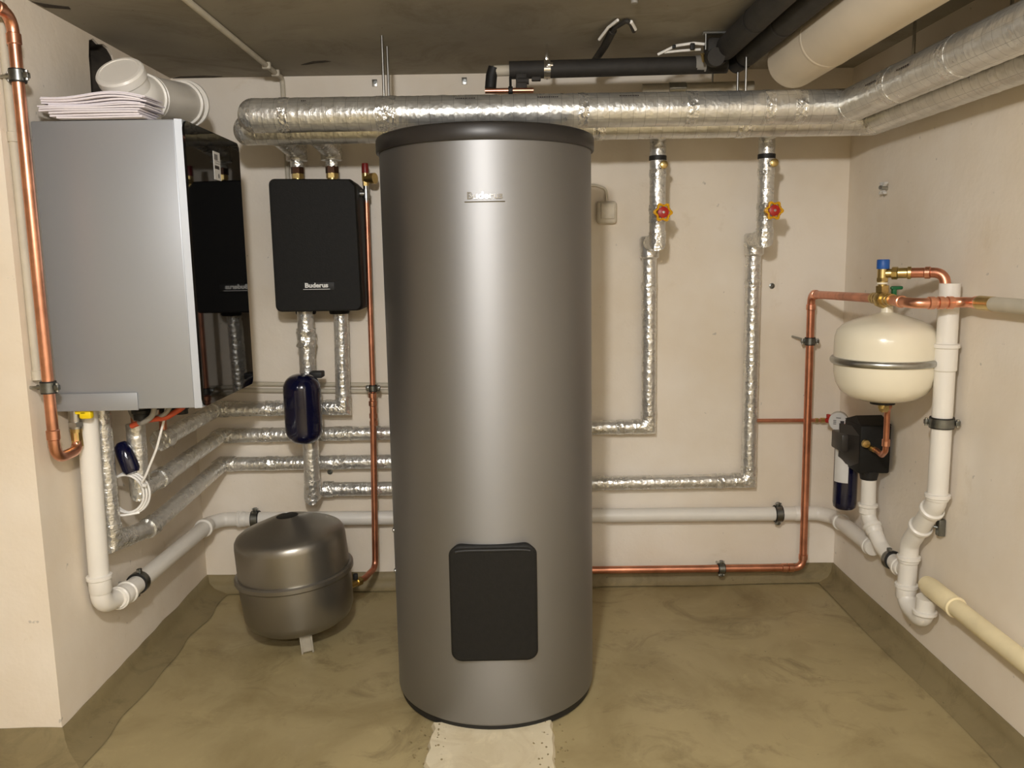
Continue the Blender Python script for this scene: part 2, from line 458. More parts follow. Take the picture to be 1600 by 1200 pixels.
# ------------------------------------------------------------------ hot water tank
TX, TY, TR = -0.047, 2.338, 0.287
t = thing('hot_water_tank', 'tall silver cylindrical hot water tank with dark lid in the middle of the room', 'water tank', (TX, TY, 0))
prof = [(TR - 0.03, 0.024), (TR - 0.004, 0.024), (TR - 0.001, 0.027), (TR, 0.032)] + [(TR, 0.032 + 1.505 * i / 12) for i in range(1, 13)] + [(TR - 0.002, 1.5385), (TR - 0.01, 1.54), (0.0, 1.54)]
G().lathe(prof, (TX, TY, 0), n=128).build('casing', TANK, t)
G().lathe([(TR - 0.012, 0.002), (TR - 0.008, 0.004), (TR - 0.008, 0.026), (TR - 0.02, 0.026)], (TX, TY, 0), n=96).build('base_ring', BLACKR, t)
G().lathe([(TR - 0.02, 1.533), (TR + 0.006, 1.533), (TR + 0.008, 1.536), (TR + 0.008, 1.566), (TR + 0.005, 1.572), (TR - 0.004, 1.576), (0.20, 1.582), (0.0, 1.583)], (TX, TY, 0), n=128).build('lid', LID, t)
A0 = math.atan2(-TX, -TY)            # bearing of the camera seen from the tank (about -y)
def on_tank(x, z, d):                 # x = arc length to the right as seen from the front
    a = x / TR + 0.0
    return V((TX + (TR + d) * math.sin(a), TY - (TR + d) * math.cos(a), z))
def rounded(w, h, r, n=6):
    pts = []
    for (sx, sy, a0) in ((1, 1, 0), (-1, 1, PI / 2), (-1, -1, PI), (1, -1, 1.5 * PI)):
        for i in range(n + 1):
            a = a0 + PI / 2 * i / n
            pts.append((sx * (w / 2 - r) + r * math.cos(a), sy * (h / 2 - r) + r * math.sin(a)))
    return pts
def curved_panel(w, h, r, zc, xc, dep, inset, flat=0.8):
    """rounded rectangle lying on the tank's curved casing, as a domed cover"""
    g = G(); rows = [(0.0, 0.0), (0.0, dep * 0.7), (inset * 0.4, dep * 0.93), (inset, dep)]
    loops = [[(x, z) for x, z in rounded(w - 2 * s, h - 2 * s, max(r - s, 0.004))] for s, d in rows]
    k = len(loops[0]); vs = []
    bow = lambda x, d: d + (flat * TR * (1 - math.cos((xc + x) / TR)) if d > 0 else 0)
    for (s, d), lp in zip(rows, loops): vs += [on_tank(xc + x, zc + z, bow(x, d)) for x, z in lp]
    fs = [(a * k + i, a * k + (i + 1) % k, (a + 1) * k + (i + 1) % k, (a + 1) * k + i) for a in range(len(rows) - 1) for i in range(k)]
    # front face: strips across so that it follows the curve
    lp = loops[-1]; NX, base = 64, len(vs)
    W, H, R_ = w - 2 * inset, h - 2 * inset, max(r - inset, 0.004)
    for i in range(NX + 1):
        x = -W / 2 + W * i / NX
        e = abs(x) - (W / 2 - R_)
        hh = H / 2 - (R_ - math.sqrt(max(R_ * R_ - e * e, 0)) if e > 0 else 0)
        vs += [on_tank(xc + x, zc + hh, bow(x, dep)), on_tank(xc + x, zc - hh, bow(x, dep))]
    fs += [(base + 2 * i, base + 2 * i + 2, base + 2 * i + 3, base + 2 * i + 1) for i in range(NX)]
    return g.add(vs, fs)
hc = curved_panel(0.213, 0.314, 0.026, 0.370, 0.003, 0.013, 0.006).build('hatch_cover', BLACKP, t)
g = G()
pts = []
for i in range(17):
    x = -0.090 + 0.180 * i / 16
    pts.append(on_tank(0.003 + x, 0.5155 - 0.004 * (abs(x) / 0.090) ** 6, 0.0125 + 0.8 * TR * (1 - math.cos((x + 0.003) / TR))))
g.tube(pts, 0.0040, 8); g.build('hatch_lip', BLACKR, hc)
bd = text_geo('Buderus', 0.0225, 0.0022, lambda q: on_tank(q.x + 0.002, 1.4015 + q.y, 0.002 + q.z), 0.0007, 1.15).build('logo_letters', LOGO, t, sharp=30)
g = G()
for i in range(14):
    pass
pts = [on_tank(-0.047 + 0.098 * i / 12, 1.3875, 0.0016) for i in range(13)]
g.tube(pts, 0.0013, 6); g.build('logo_bar', LOGO, bd)
g = G()
for z in (0.495, 0.375):
    a = -1.36
    d = V((math.sin(a), -math.cos(a), 0)); c = V((TX, TY, z)) + d * TR
    G().lathe([(0.007, -0.001), (0.007, 0.002), (0.004, 0.004), (0, 0.0045)], c, d, 12).build('rivet', ZINC, t)

# ------------------------------------------------------------------ wall boiler
BX0, BX1, BY0, BY1, BZ0, BZ1 = XL + 0.012, -0.782, 2.123, 2.555, 0.883, 1.604
t = thing('wall_boiler', 'grey wall-hung boiler with black glass front on the left wall', 'boiler', (BX0, (BY0 + BY1) / 2, BZ0))
G().box(((BX0 + BX1 - 0.024) / 2, (BY0 + BY1) / 2, (BZ0 + BZ1) / 2), (BX1 - 0.024 - BX0, BY1 - BY0, BZ1 - BZ0), 0.004).build('casing', BOILER, t)
g = G()
x0, x1 = BX1 - 0.023, BX1 - 0.006
for (y0, s) in ((BY0, 1), (BY1, -1)):
    g.add([(x0, y0 - 0.003 * s, BZ0), (x1, y0 + 0.004 * s, BZ0), (x1, y0 + 0.03 * s, BZ0), (x0, y0 + 0.03 * s, BZ0), (x0, y0 - 0.003 * s, BZ1), (x1, y0 + 0.004 * s, BZ1), (x1, y0 + 0.03 * s, BZ1), (x0, y0 + 0.03 * s, BZ1)],
          [(0, 1, 5, 4), (1, 2, 6, 5), (2, 3, 7, 6), (3, 0, 4, 7), (0, 3, 2, 1), (4, 5, 6, 7)])
g.box(((x0 + x1) / 2, (BY0 + BY1) / 2, BZ1 - 0.008), (x1 - x0, BY1 - BY0 - 0.05, 0.014))
g.box(((x0 + x1) / 2, (BY0 + BY1) / 2, BZ0 + 0.008), (x1 - x0, BY1 - BY0 - 0.05, 0.014))
fr = lab(g.build('door_frame', TRIM, t), 'bright aluminium frame of the glass front')
g = G(); rp = rounded(BY1 - BY0 - 0.006, BZ1 - BZ0 - 0.004, 0.022, 5); k = len(rp)
g.add([(BX1 - 0.0065, (BY0 + BY1) / 2 + y, (BZ0 + BZ1) / 2 + z) for y, z in rp] + [(BX1, (BY0 + BY1) / 2 + y, (BZ0 + BZ1) / 2 + z) for y, z in rp],
      [tuple(range(k)), tuple(range(k, 2 * k))] + [(i, (i + 1) % k, k + (i + 1) % k, k + i) for i in range(k)])
gp = g.build('glass_front', GLASS, t)
st = G().box((BX1 + 0.0006, 2.345, 1.515), (0.001, 0.052, 0.075)).build('sticker', STICK, gp)
g = G(); g.box((BX1 + 0.0016, 2.342, 1.511), (0.0006, 0.034, 0.009)); lab(g.build('printed_bar', INK, st), 'dark printed bar')
G().box((BX1 + 0.0016, 2.337, 1.538), (0.0006, 0.026, 0.015)).build('print_block', INKG, st)
G().lathe([(0.006, 0), (0.006, 0.0008)], (BX1 + 0.0012, 2.352, 1.489), (1, 0, 0), 12).build('print_mark', INKG, st)
for i in range(2): G().box((BX1 + 0.0016, 2.349, 1.528 - i * 0.006), (0.0006, 0.036, 0.001)).build('print_line', INKG, st)
G().box((BX0 + 0.105, BY0 - 0.0035, BZ0 + 0.021), (0.208, 0.007, 0.046), 0.0015).build('lower_flap', TRIM if False else BOILER, t)
# connections under the boiler
g = G()
for (x, y, r, l) in ((-1.0, 2.25, 0.022, 0.05), (-0.96, 2.33, 0.024, 0.045), (-0.90, 2.27, 0.018, 0.04), (-1.03, 2.42, 0.024, 0.05), (-0.93, 2.45, 0.02, 0.04)):
    g = G(); g.cyl((x, y, BZ0 + 0.004), (x, y, BZ0 - l), r, 14)
    g.lathe([(r, -0.006), (r + 0.004, -0.004), (r + 0.004, 0.004), (r, 0.006)], (x, y, BZ0 - l * 0.55), n=14)
    g.build('pipe_union', BLACKR, t)
g = G()
g.tube([(-1.06, 2.30, BZ0), (-1.05, 2.30, BZ0 - 0.045), (-1.0, 2.24, BZ0 - 0.062), (-0.955, 2.22, BZ0 - 0.035), (-0.95, 2.22, BZ0 + 0.003)], 0.0075, 10, fil=0.04); g.build('condensate_hose', GREYH, t); g = G()
g.tube([(-1.05, 2.36, BZ0 - 0.07), (-0.99, 2.28, BZ0 - 0.058), (-0.92, 2.22, BZ0 - 0.03), (-0.90, 2.22, BZ0 + 0.003)], 0.006, 10, fil=0.05)
g.build('condensate_hose', GREYH, t)
g = G()
g.tube([(-1.035, 2.26, BZ0 - 0.070), (-0.99, 2.245, BZ0 - 0.052), (-0.93, 2.24, BZ0 - 0.045), (-0.885, 2.25, BZ0 - 0.018), (-0.875, 2.26, BZ0 + 0.003)], 0.008, 10, fil=0.04)
lab(g.build('gas_feed_tube', ORANGE, t), 'reddish tube curving under the casing')

# bundle of papers lying on the boiler
t = thing('paper_stack', 'stack of white manuals and papers lying on top of the grey boiler', 'papers', (-0.965, 2.185, BZ1))
random.seed(5)
zz = BZ1 + 0.002
for i in range(11):
    th = random.uniform(0.0033, 0.0052); g = G(); NX, NY = 12, 4
    x0, x1 = -1.108 + random.uniform(-0.012, 0.012), -0.868 + random.uniform(-0.014, 0.010)
    y0, y1 = 2.092 + random.uniform(0, 0.012), 2.208 + random.uniform(-0.006, 0.004)
    if i < 3: x0 += 0.02; x1 -= 0.01
    vs, fs = [], []
    for s in (0, 1):
        for a in range(NX + 1):
            for c in range(NY + 1):
                u, v = a / NX, c / NY
                bow = 0.012 * (i / 11) * math.sin(PI * min(1, u * 0.95)) * (0.25 + u) + 0.004 * (i / 11) * math.sin(u * 7 + i * 0.3)
                vs.append((x0 + (x1 - x0) * u, y0 + (y1 - y0) * v + 0.003 * math.sin(u * 5 + i), zz + bow + s * th * 0.9 + 0.006 * v * (i / 11)))
    m = (NX + 1) * (NY + 1)
    idx = lambda s, a, c: s * m + a * (NY + 1) + c
    for a in range(NX):
        for c in range(NY):
            for s in (0, 1): fs.append((idx(s, a, c), idx(s, a + 1, c), idx(s, a + 1, c + 1), idx(s, a, c + 1)))
        for c in (0, NY): fs.append((idx(0, a, c), idx(0, a + 1, c), idx(1, a + 1, c), idx(1, a, c)))
    for c in range(NY):
        for a in (0, NX): fs.append((idx(0, a, c), idx(0, a, c + 1), idx(1, a, c + 1), idx(1, a, c)))
    g.add(vs, fs); g.build('booklet', PAPER, t, smooth=False)
    zz += th

# flue
FX, FZ, FR = -0.962, 1.690, 0.0585
t = thing('flue_pipe', 'white plastic flue pipe with capped inspection bend above the grey boiler', 'flue', (FX, 2.285, BZ1))
g = G()
g.tube([(FX, 2.285, BZ1 + 0.001), (FX, 2.285, FZ), (FX + 0.006, 2.62, FZ + 0.042), (FX - 0.10, 2.70, FZ + 0.046), (XL - 0.02, 2.70 - 0.07, FZ + 0.05)], FR, 36, fil=0.075)
g.build('flue_tube', PIPEW, t)
cn = V((-0.05, -0.72, 0.68)).normalized(); cb = V((FX - 0.010, 2.285 + 0.01, FZ - 0.010))
g = G(); g.lathe([(FR * 0.98, 0.0), (FR * 0.98, 0.078)], cb, cn, 36); br = g.build('inspection_branch', PIPEW, t)
g = G(); g.lathe([(FR + 0.0005, 0.064), (FR + 0.003, 0.066), (FR + 0.003, 0.086), (FR - 0.001, 0.091), (FR - 0.008, 0.092), (FR - 0.009, 0.090), (0, 0.090)], cb, cn, 40)
lab(g.build('inspection_cap', PIPEW, t), 'round white cap of the inspection bend')
g = G(); g.lathe([(0.004, 0), (0.004, 0.003), (0, 0.004)], cb + cn * 0.035 + V((0.0, -0.5, -0.6)).normalized() * FR, V((0, -0.5, -0.6)), 10); g.build('screw', BRASS, br)
for y, d in ((2.335, 0.005), (2.355, 0.004), (2.595, 0.006), (2.63, 0.010)):
    g = G(); collar(g, (FX + 0.018 * (y - 2.285), y, FZ + 0.1254 * (y - 2.285)), (0.018, 1, 0.1254), FR, 0.010, d, 40); g.build('collar_ring', PIPEW, t)

# copper gas pipe on the left
GX, GY, GR = -1.125, 2.03, 0.0135
t = thing('gas_pipe', 'tall copper gas pipe clamped in front of the grey boiler on the left wall', 'pipe', (GX, GY, 0.78))
g = G()
g.tube([(GX, 1.0, 1.826), (GX, GY, 1.826), (GX, GY, 0.775), (GX, 2.14, 0.775), (GX, 2.14, 0.835)], GR, 20, fil=0.045)
g.build('copper_tube', COPPER, t)
for c, ax in (((GX, GY, 1.772), (0, 0, 1)), ((GX, GY, 0.838), (0, 0, 1)), ((GX, GY - 0.05, 1.826), (0, 1, 0))):
    g = G(); collar(g, c, ax, GR, 0.022, 0.0025, 20); g.build('press_fitting', COPPER, t)
clamp(t, (GX, GY, 1.690), (0, 0, 1), GR, (XL, GY, 1.690), 0.024, (1, -0.25, 0))
clamp(t, (GX, GY, 0.957), (0, 0, 1), GR, (XL, GY, 0.957), 0.024, (1, -0.25, 0))
t = thing('gas_valve', 'brass gas valve with yellow lever under the grey boiler', 'valve', (GX, 2.14, 0.80))
g = G()
g.cyl((GX, 2.14, 0.800), (GX, 2.14, 0.822), 0.0145, 8); g.cyl((GX, 2.14, 0.822), (GX, 2.14, 0.832), 0.0145, 16)
hexnut(g, (GX, 2.14, 0.785), (GX, 2.14, 0.801), 0.0155)
lab(g.build('coupling', BRASS, t), 'yellow brass coupling')
g = G(); g.cyl((GX, 2.14, 0.832), (GX, 2.14, 0.884), 0.016, 16); hexnut(g, (GX, 2.14, 0.838), (GX, 2.14, 0.850), 0.0195)
g.build('valve_body', ZINC, t)
g = G(); g.box((GX + 0.033, 2.135, 0.870), (0.032, 0.020, 0.024), 0.006); g.box((GX + 0.022, 2.132, 0.876), (0.03, 0.014, 0.010), 0.003)
lab(g.build('lever', YELLOW, t), 'bright yellow lever')
# grey conduit in the corner behind the gas pipe
g = G(); g.tube([(XL + 0.011, 2.046, ZC - 0.005), (XL + 0.011, 2.046, 0.975)], 0.010, 14)
t = tag(g.build('cable_conduit', PIPEG, origin=(XL + 0.011, 2.046, 0.975)), 'thin grey-white conduit running up the wall behind the copper gas pipe', 'conduit')
for z in (1.555, 0.985): G().lathe([(0.010, -0.012), (0.0125, -0.011), (0.0125, 0.011), (0.010, 0.012)], (XL + 0.011, 2.046, z)).build('sleeve', PIPEG, t)

# ------------------------------------------------------------------ left waste pipe + back run + right run
t = thing('waste_pipe', 'white plastic waste pipe from under the boiler along left and back walls', 'pipe', (-1.126, 2.19, 0.31))
WR = 0.0265
pa = [(-1.118, 2.19, 0.885), (-1.128, 2.19, 0.325), (-1.112, 2.30, 0.313), (-1.112, 2.985, 0.302), (-1.075, 3.036, 0.301), (1.17, 3.036, 0.281), (1.216, 2.99, 0.279), (1.216, 2.66, 0.2755)]
g = G(); g.tube(pa, WR, 24, fil=0.045); g.build('plastic_tube', PIPEW, t)
def sock(parent, c, axis, r, w=0.05, d=0.004):
    c, a = V(c), V(axis).normalized(); g = G()
    g.lathe([(r, -w), (r + d * 0.7, -w + 0.004), (r + d * 0.7, -0.012), (r + d * 1.7, -0.009), (r + d * 1.7, 0.0), (r + d * 0.6, 0.002)], c, a, 28)
    return g.build('pipe_socket', PIPEW, parent)
sock(t, (-1.1265, 2.19, 0.412), (-0.018, 0, 1), WR, 0.05)
sock(t, (-1.112, 2.262, 0.318), (0.03, 1, -0.1), WR, 0.012)
sock(t, (-1.112, 2.315, 0.3135), (0, 1, -0.016), WR, 0.045)
sock(t, (-1.112, 2.925, 0.303), (0, -1, 0.016), WR, 0.045)
sock(t, (-1.02, 3.036, 0.3005), (-1, 0, 0.01), WR, 0.03, 0.003)
sock(t, (1.12, 3.036, 0.2815), (1, 0, -0.01), WR, 0.04, 0.003)
sock(t, (1.216, 2.93, 0.2785), (0, -1, 0), WR, 0.03, 0.003)
sock(t, (1.216, 2.69, 0.2757), (0, 1, 0), WR, 0.03, 0.003)
clamp(t, (-1.112, 2.385, 0.3125), (0, 1, 0), WR, (XL, 2.385, 0.3125), 0.022, (0.15, 0, 1))
clamp(t, (-0.955, 3.036, 0.300), (1, 0, 0), WR, (-0.955, YB, 0.300), 0.022, (0, 0, 1))
clamp(t, (1.018, 3.036, 0.2825), (1, 0, 0), WR, (1.018, YB, 0.2825), 0.022, (0, 0, 1))

# ------------------------------------------------------------------ foil-wrapped pipes on the left
LX = -1.066
t = thing('insulated_pipe', 'foil-wrapped pipe dropping from boiler, lowest of the three bending onto back wall', 'pipe', (-1.12, 2.265, 0.46), 'foil-wrapped heating pipes')
pa = [(-1.12, 2.265, 0.886), (-1.12, 2.265, 0.480), (-1.088, 2.43, 0.466), (LX, 3.036, 0.514), (-0.20, 3.036, 0.512), (-0.20, 2.57, 0.512)]
G().tube(pa, 0.0265, 24, 0.007, 0, 0.0009).build('foil_sleeve', FOIL, t)
tape(t, [(-1.12, 2.265, 0.535), (-1.12, 2.265, 0.480), (-1.105, 2.342, 0.4735)], 0.0285)
tape(t, [(-1.090, 2.42, 0.4665), (-1.087, 2.46, 0.468)], 0.031)
tape(t, [(LX - 0.004, 2.99, 0.510), (LX, 3.036, 0.514), (LX + 0.05, 3.036, 0.514)], 0.0283)
tape(t, [(-0.90, 3.036, 0.5135), (-0.86, 3.036, 0.5135)], 0.0278)
tape(t, [(-0.66, 3.036, 0.5127), (-0.60, 3.036, 0.5127)], 0.0278, crk=0.0012)

t = thing('insulated_pipe', 'foil-wrapped pipe from behind the white cable coil, middle of three on back wall', 'pipe', (-1.07, 2.36, 0.59), 'foil-wrapped heating pipes')
pa = [(-1.068, 2.355, 0.800), (-1.070, 2.355, 0.606), (-1.074, 2.50, 0.600), (LX, 3.036, 0.622), (-0.15, 3.036, 0.622), (-0.15, 2.58, 0.622)]
G().tube(pa, 0.0265, 24, 0.007, 0, 0.0009).build('foil_sleeve', FOIL, t)
tape(t, [(-1.0705, 2.355, 0.66), (-1.070, 2.355, 0.606), (-1.072, 2.41, 0.604)], 0.0285)
tape(t, [(-1.074, 2.49, 0.600), (-1.073, 2.53, 0.6013)], 0.0305)
tape(t, [(LX - 0.002, 2.99, 0.620), (LX, 3.036, 0.622), (LX + 0.05, 3.036, 0.622)], 0.0283)
tape(t, [(-0.91, 3.036, 0.622), (-0.87, 3.036, 0.622)], 0.0278)
tape(t, [(-0.64, 3.036, 0.622), (-0.58, 3.036, 0.622)], 0.0278, crk=0.0012)
g = G(); g.tube([(-1.068, 2.355, 0.795), (-1.068, 2.355, 0.84), (-1.06, 2.36, 0.885)], 0.011, 12, fil=0.02); g.build('bare_copper_end', COPPERD, t)

t = thing('insulated_pipe', 'foil-wrapped pipe with blunt end under boiler, rising to right outlet of black pump box', 'pipe', (-1.06, 2.53, 0.72), 'foil-wrapped heating pipes')
pa = [(-1.058, 2.50, 0.722), (LX + 0.004, 2.998, 0.728), (-0.598, 2.998, 0.728), (-0.590, 2.998, 1.10)]
G().tube(pa, 0.0265, 24, 0.007, 0, 0.0009).build('foil_sleeve', FOIL, t)
tape(t, [(-1.058, 2.488, 0.722), (-1.0583, 2.515, 0.7223), (-1.059, 2.55, 0.7226)], 0.0315)
tape(t, [(LX + 0.003, 2.95, 0.7275), (LX + 0.004, 2.998, 0.728), (LX + 0.05, 2.998, 0.728)], 0.0285)
tape(t, [(-0.88, 2.998, 0.728), (-0.83, 2.998, 0.728)], 0.0282)
tape(t, [(-0.66, 2.998, 0.728), (-0.598, 2.998, 0.728), (-0.597, 2.998, 0.775)], 0.0285)
g = G(); g.tube([(-1.058, 2.52, 0.74), (-1.058, 2.52, 0.80), (-1.03, 2.50, 0.885)], 0.011, 12, fil=0.03); g.build('bare_copper_end', COPPERD, t)

t = thing('insulated_pipe', 'foil-wrapped pipe dropping behind the navy vessel and turning towards the tank', 'pipe', (-0.716, 2.955, 0.41), 'foil-wrapped heating pipes')
pa = [(-0.708, 2.955, 1.095), (-0.716, 2.955, 0.412), (-0.716, 2.99, 0.412)]
G().tube(pa, 0.0285, 24, 0.007, 0, 0.0009).build('foil_sleeve', FOIL, t)
G().tube([(-0.690, 3.030, 0.412), (-0.25, 3.030, 0.408), (-0.25, 2.57, 0.408)], 0.0265, 24, 0.007, 0, 0.0009).build('foil_sleeve', FOIL, t)
tape(t, [(-0.7148, 2.955, 0.47), (-0.716, 2.955, 0.412), (-0.716, 2.985, 0.412)], 0.0302)
tape(t, [(-0.692, 3.030, 0.412), (-0.655, 3.030, 0.412)], 0.0305)
tape(t, [(-0.709, 2.955, 1.02), (-0.7095, 2.955, 0.985), (-0.7105, 2.955, 0.955)], 0.034, crk=0.0035)
tape(t, [(-0.708, 2.955, 1.062), (-0.7083, 2.955, 1.035)], 0.0255)

# small navy thing by the boiler connections
g = G(); g.lathe([(0, 0.0), (0.018, 0.002), (0.024, 0.012), (0.025, 0.06), (0.022, 0.085), (0.012, 0.095), (0, 0.096)], (-1.068, 2.315, 0.665), (-0.35, 0.15, 0.9), 20)
tag(g.build('valve_cap', NAVY, origin=(-1.07, 2.31, 0.70)), 'small navy blue cap leaning between two foil-wrapped pipes below the boiler', 'cap')

# white cable with coil
t = thing('coiled_cable', 'white cable hanging from the boiler and looped into a loose coil', 'cable', (-1.045, 2.31, 0.58))
g = G()
pth = [V((-0.945, 2.29, BZ0 + 0.002)), V((-0.955, 2.29, 0.83)), V((-0.985, 2.29, 0.74)), V((-1.025, 2.295, 0.66)), V((-1.04, 2.30, 0.64))]
g.tube(pth, 0.0034, 8, fil=0.08)
g.build('cable_drop', WCAB, t)
for k in range(3):
    g = G(); pts = []
    for i in range(41):
        a = 2 * PI * i / 40
        pts.append((-1.088 + 0.004 * (k - 1) + (0.050 + 0.002 * k) * math.cos(a), 2.314 + 0.006 * k, 0.606 + (0.055 + 0.0025 * k) * math.sin(a)))
    g.tube(pts, 0.0034, 8, caps=False); g.build('cable_loop', WCAB, t)
g = G(); g.tube([(-1.06, 2.318, 0.549), (-1.10, 2.30, 0.546), (-1.135, 2.292, 0.556), (-1.152, 2.285, 0.575)], 0.0034, 8, fil=0.05); g.build('cable_end', WCAB, t)
g = G(); g.lathe([(0.0075, -0.004), (0.0085, 0), (0.0075, 0.004)], (-1.034, 2.304, 0.634), (0.3, 0, 1), 12); g.build('tie', WCAB, t)

# ------------------------------------------------------------------ pump group box
t = thing('pump_box', 'black foam pump group box with silver lettering on the back wall', 'pump unit', (-0.643, 2.98, 1.083))
b = bmesh.new()
rp = rounded(0.300, 0.450, 0.020, 4)
rp = [(x, z) for x, z in rp]
# cut the upper right corner back
out = []
for x, z in rp:
    if x + z > 0.150 + 0.225 - 0.030 and x > 0 and z > 0:
        d = (x + z - (0.150 + 0.225 - 0.030)) / 2; x -= d; z -= d
    out.append((x, z))
rings = [(0.985, 3.06), (1.0, 2.91), (0.995, 2.888), (0.965, 2.880)]
g = G(); k = len(out); vs = []
for s, y in rings:
    vs += [(-0.643 + x * s, y, 1.309 + z * (1 - (1 - s) * 0.67)) for x, z in out]
fs = [(a * k + i, a * k + (i + 1) % k, (a + 1) * k + (i + 1) % k, (a + 1) * k + i) for a in range(3) for i in range(k)] + [tuple(range(k)), tuple(range(3 * k, 4 * k))]
g.add(vs, fs); g.build('housing', BLACKP, t)
bg = G().box((-0.640, 2.8790, 1.170), (0.110, 0.003, 0.028), 0.001).build('badge', BLACKR, t)
text_geo('Buderus', 0.0215, 0.0012, lambda q: V((-0.646 + q.x, 2.8768 - q.z, 1.1735 + q.y)), 0.0008, 1.12).build('logo_letters', LETTER, bg)
G().box((-0.646, 2.8768, 1.1605), (0.092, 0.002, 0.0016)).build('logo_bar', LETTER, bg)
g = G()
for x, ti in ((-0.712, 0), (-0.592, 1)):
    vb = G()
    vb.cyl((x, 2.965, 1.52), (x, 2.965, 1.575), 0.017, 16); hexnut(vb, (x, 2.965, 1.540), (x, 2.965, 1.556), 0.021)
    lab(vb.build('union', BRASS, t), 'yellow brass union on top of the box')
    vb = G(); hexnut(vb, (x, 2.965, 1.557), (x, 2.965, 1.580), 0.0225); lab(vb.build('union_nut', BRONZE, t), 'dark bronze union nut')
for x in (-0.709, -0.590):
    g = G(); g.lathe([(0.033, 0), (0.036, 0.006), (0.036, 0.02)], (x, 2.97, 1.070), n=20); g.build('outlet_collar', BLACKP, t)
for x, nm in ((-0.712, 'left'), (-0.592, 'right')):
    s_ = thing('insulated_pipe', 'short foil-wrapped riser above the %s brass union of the black pump box' % nm, 'pipe', (x, 2.965, 1.58), 'foil-wrapped risers above the pump box')
    G().tube([(x, 2.965, 1.578), (x, 2.965, 1.635), (x, 2.70, 1.655)], 0.0205 if nm == 'right' else 0.0225, 20, 0.006, 0, 0.0012).build('foil_sleeve', TAPE, s_)
    G().tube([(x, 2.965, 1.60), (x, 2.965, 1.64), (x, 2.74, 1.655)], 0.036, 22, 0.008, 0, 0.0012).build('foil_elbow', FOIL, s_)

# navy vessel
t = thing('dirt_separator', 'glossy navy blue capsule vessel on the foil pipe below the black pump box', 'vessel', (-0.711, 2.862, 0.624))
pr = [(0, 0.624)] + [(0.064 * math.sin(a) ** 0.8, 0.624 + 0.052 * (1 - math.cos(a))) for a in [PI / 2 * i / 8 for i in range(1, 9)]]
pr += [(0.0645, 0.70), (0.0645, 0.80)] + [(0.064 * math.cos(a) ** 0.8 if i < 8 else 0, 0.820 + 0.052 * math.sin(a)) for i, a in [(i, PI / 2 * i / 8) for i in range(0, 9)]]
G().lathe(pr, (-0.711, 2.862, 0), n=48).build('shell', NAVY, t)
G().box((-0.668, 2.912, 0.862), (0.045, 0.05, 0.022), 0.004).build('bracket', BLACKR, t)
G().cyl((-0.711, 2.90, 0.75), (-0.713, 2.955, 0.75), 0.016, 14).build('connection', BRASS, t)

# thin painted conduits on the back wall
for z0, z1, nm in ((0.811, 0.797, 'upper'), (0.786, 0.772, 'lower')):
    g = G(); g.tube([(-1.16, 3.071, z0 + 0.004), (-0.30, 3.071, z1 - 0.004)], 0.0085, 12)
    o = tag(g.build('conduit', PIPEG, origin=(-0.73, 3.071, z0)), 'thin painted conduit behind the navy vessel on the back wall, %s of the pair' % nm, 'conduit', 'thin conduits on the back wall')
    G().lathe([(0.0085, -0.014), (0.0105, -0.012), (0.0105, 0.012), (0.0085, 0.014)], (-0.60, 3.071, z0 + (z1 - z0) * 0.65 + 0.001), (1, 0, 0), 14).build('sleeve', PIPEG, o)

# ------------------------------------------------------------------ safety valve and copper line to floor vessel
t = thing('safety_valve', 'brass safety valve with dark red cap beside the black pump box', 'valve', (-0.478, 2.97, 1.47))
SX = -0.478
g = G(); hexnut(g, (SX, 2.97, 1.512), (SX, 2.97, 1.530), 0.011); g.cyl((SX, 2.97, 1.528), (SX, 2.97, 1.556), 0.0125, 12)
g.cyl((SX, 2.97, 1.536), (SX + 0.030, 2.955, 1.536), 0.014, 14); g.cyl((SX + 0.022, 2.958, 1.536), (SX + 0.036, 2.951, 1.536), 0.0185, 16)
g.build('valve_body', BRASS, t)
g = G(); g.lathe([(0.0125, 0), (0.0125, 0.012), (0.0115, 0.03), (0.0105, 0.034), (0, 0.034)], (SX, 2.97, 1.555), n=14); lab(g.build('cap', REDD, t), 'dark red knurled cap')
g = G(); g.cyl((SX, 2.97, 1.455), (SX, 2.97, 1.514), 0.0095, 14); g.cyl((SX, 2.97, 1.470), (SX, 2.97, 1.500), 0.0135, 14)
g.cyl((SX - 0.004, 2.97, 1.486), (-0.512, 2.97, 1.486), 0.0125, 14); g.cyl((-0.500, 2.97, 1.486), (-0.515, 2.97, 1.486), 0.0155, 14)
g.build('tee', ZINC, t)
t = thing('copper_pipe', 'thin copper pipe dropping from the safety valve to the grey floor vessel', 'pipe', (-0.49, 2.97, 0.12))
g = G(); g.tube([(SX, 2.97, 1.462), (-0.484, 2.97, 0.72)], 0.0095, 16); g.build('copper_tube', COPPERD, t)
g = G(); g.tube([(-0.484, 2.962, 0.735), (-0.500, 2.962, 0.128), (-0.520, 2.84, 0.135), (-0.548, 2.77, 0.142)], 0.0112, 16, fil=0.035); lab(g.build('copper_tube', COPPERD, t), 'thicker lower copper tube')
g = G()
g.cyl((-0.484, 2.966, 0.665), (-0.4837, 2.967, 0.782), 0.0122, 14)
for z in (0.775, 0.745, 0.70, 0.672): collar(g, (-0.4845, 2.966, z), (0, 0, 1), 0.0118, 0.016, 0.003, 16)
g.build('reducer_fitting', COPPER, t)
clamp(t, (-0.4822, 2.97, 0.800), (0, 0, 1), 0.0095, (-0.4822, YB, 0.800), 0.018, (1, -0.2, 0))
g = G()
hexnut(g, (-0.531, 2.812, 0.137), (-0.541, 2.787, 0.140), 0.017); g.cyl((-0.541, 2.787, 0.140), (-0.556, 2.75, 0.145), 0.013, 14)
g.build('union_nut', BRASS, t)
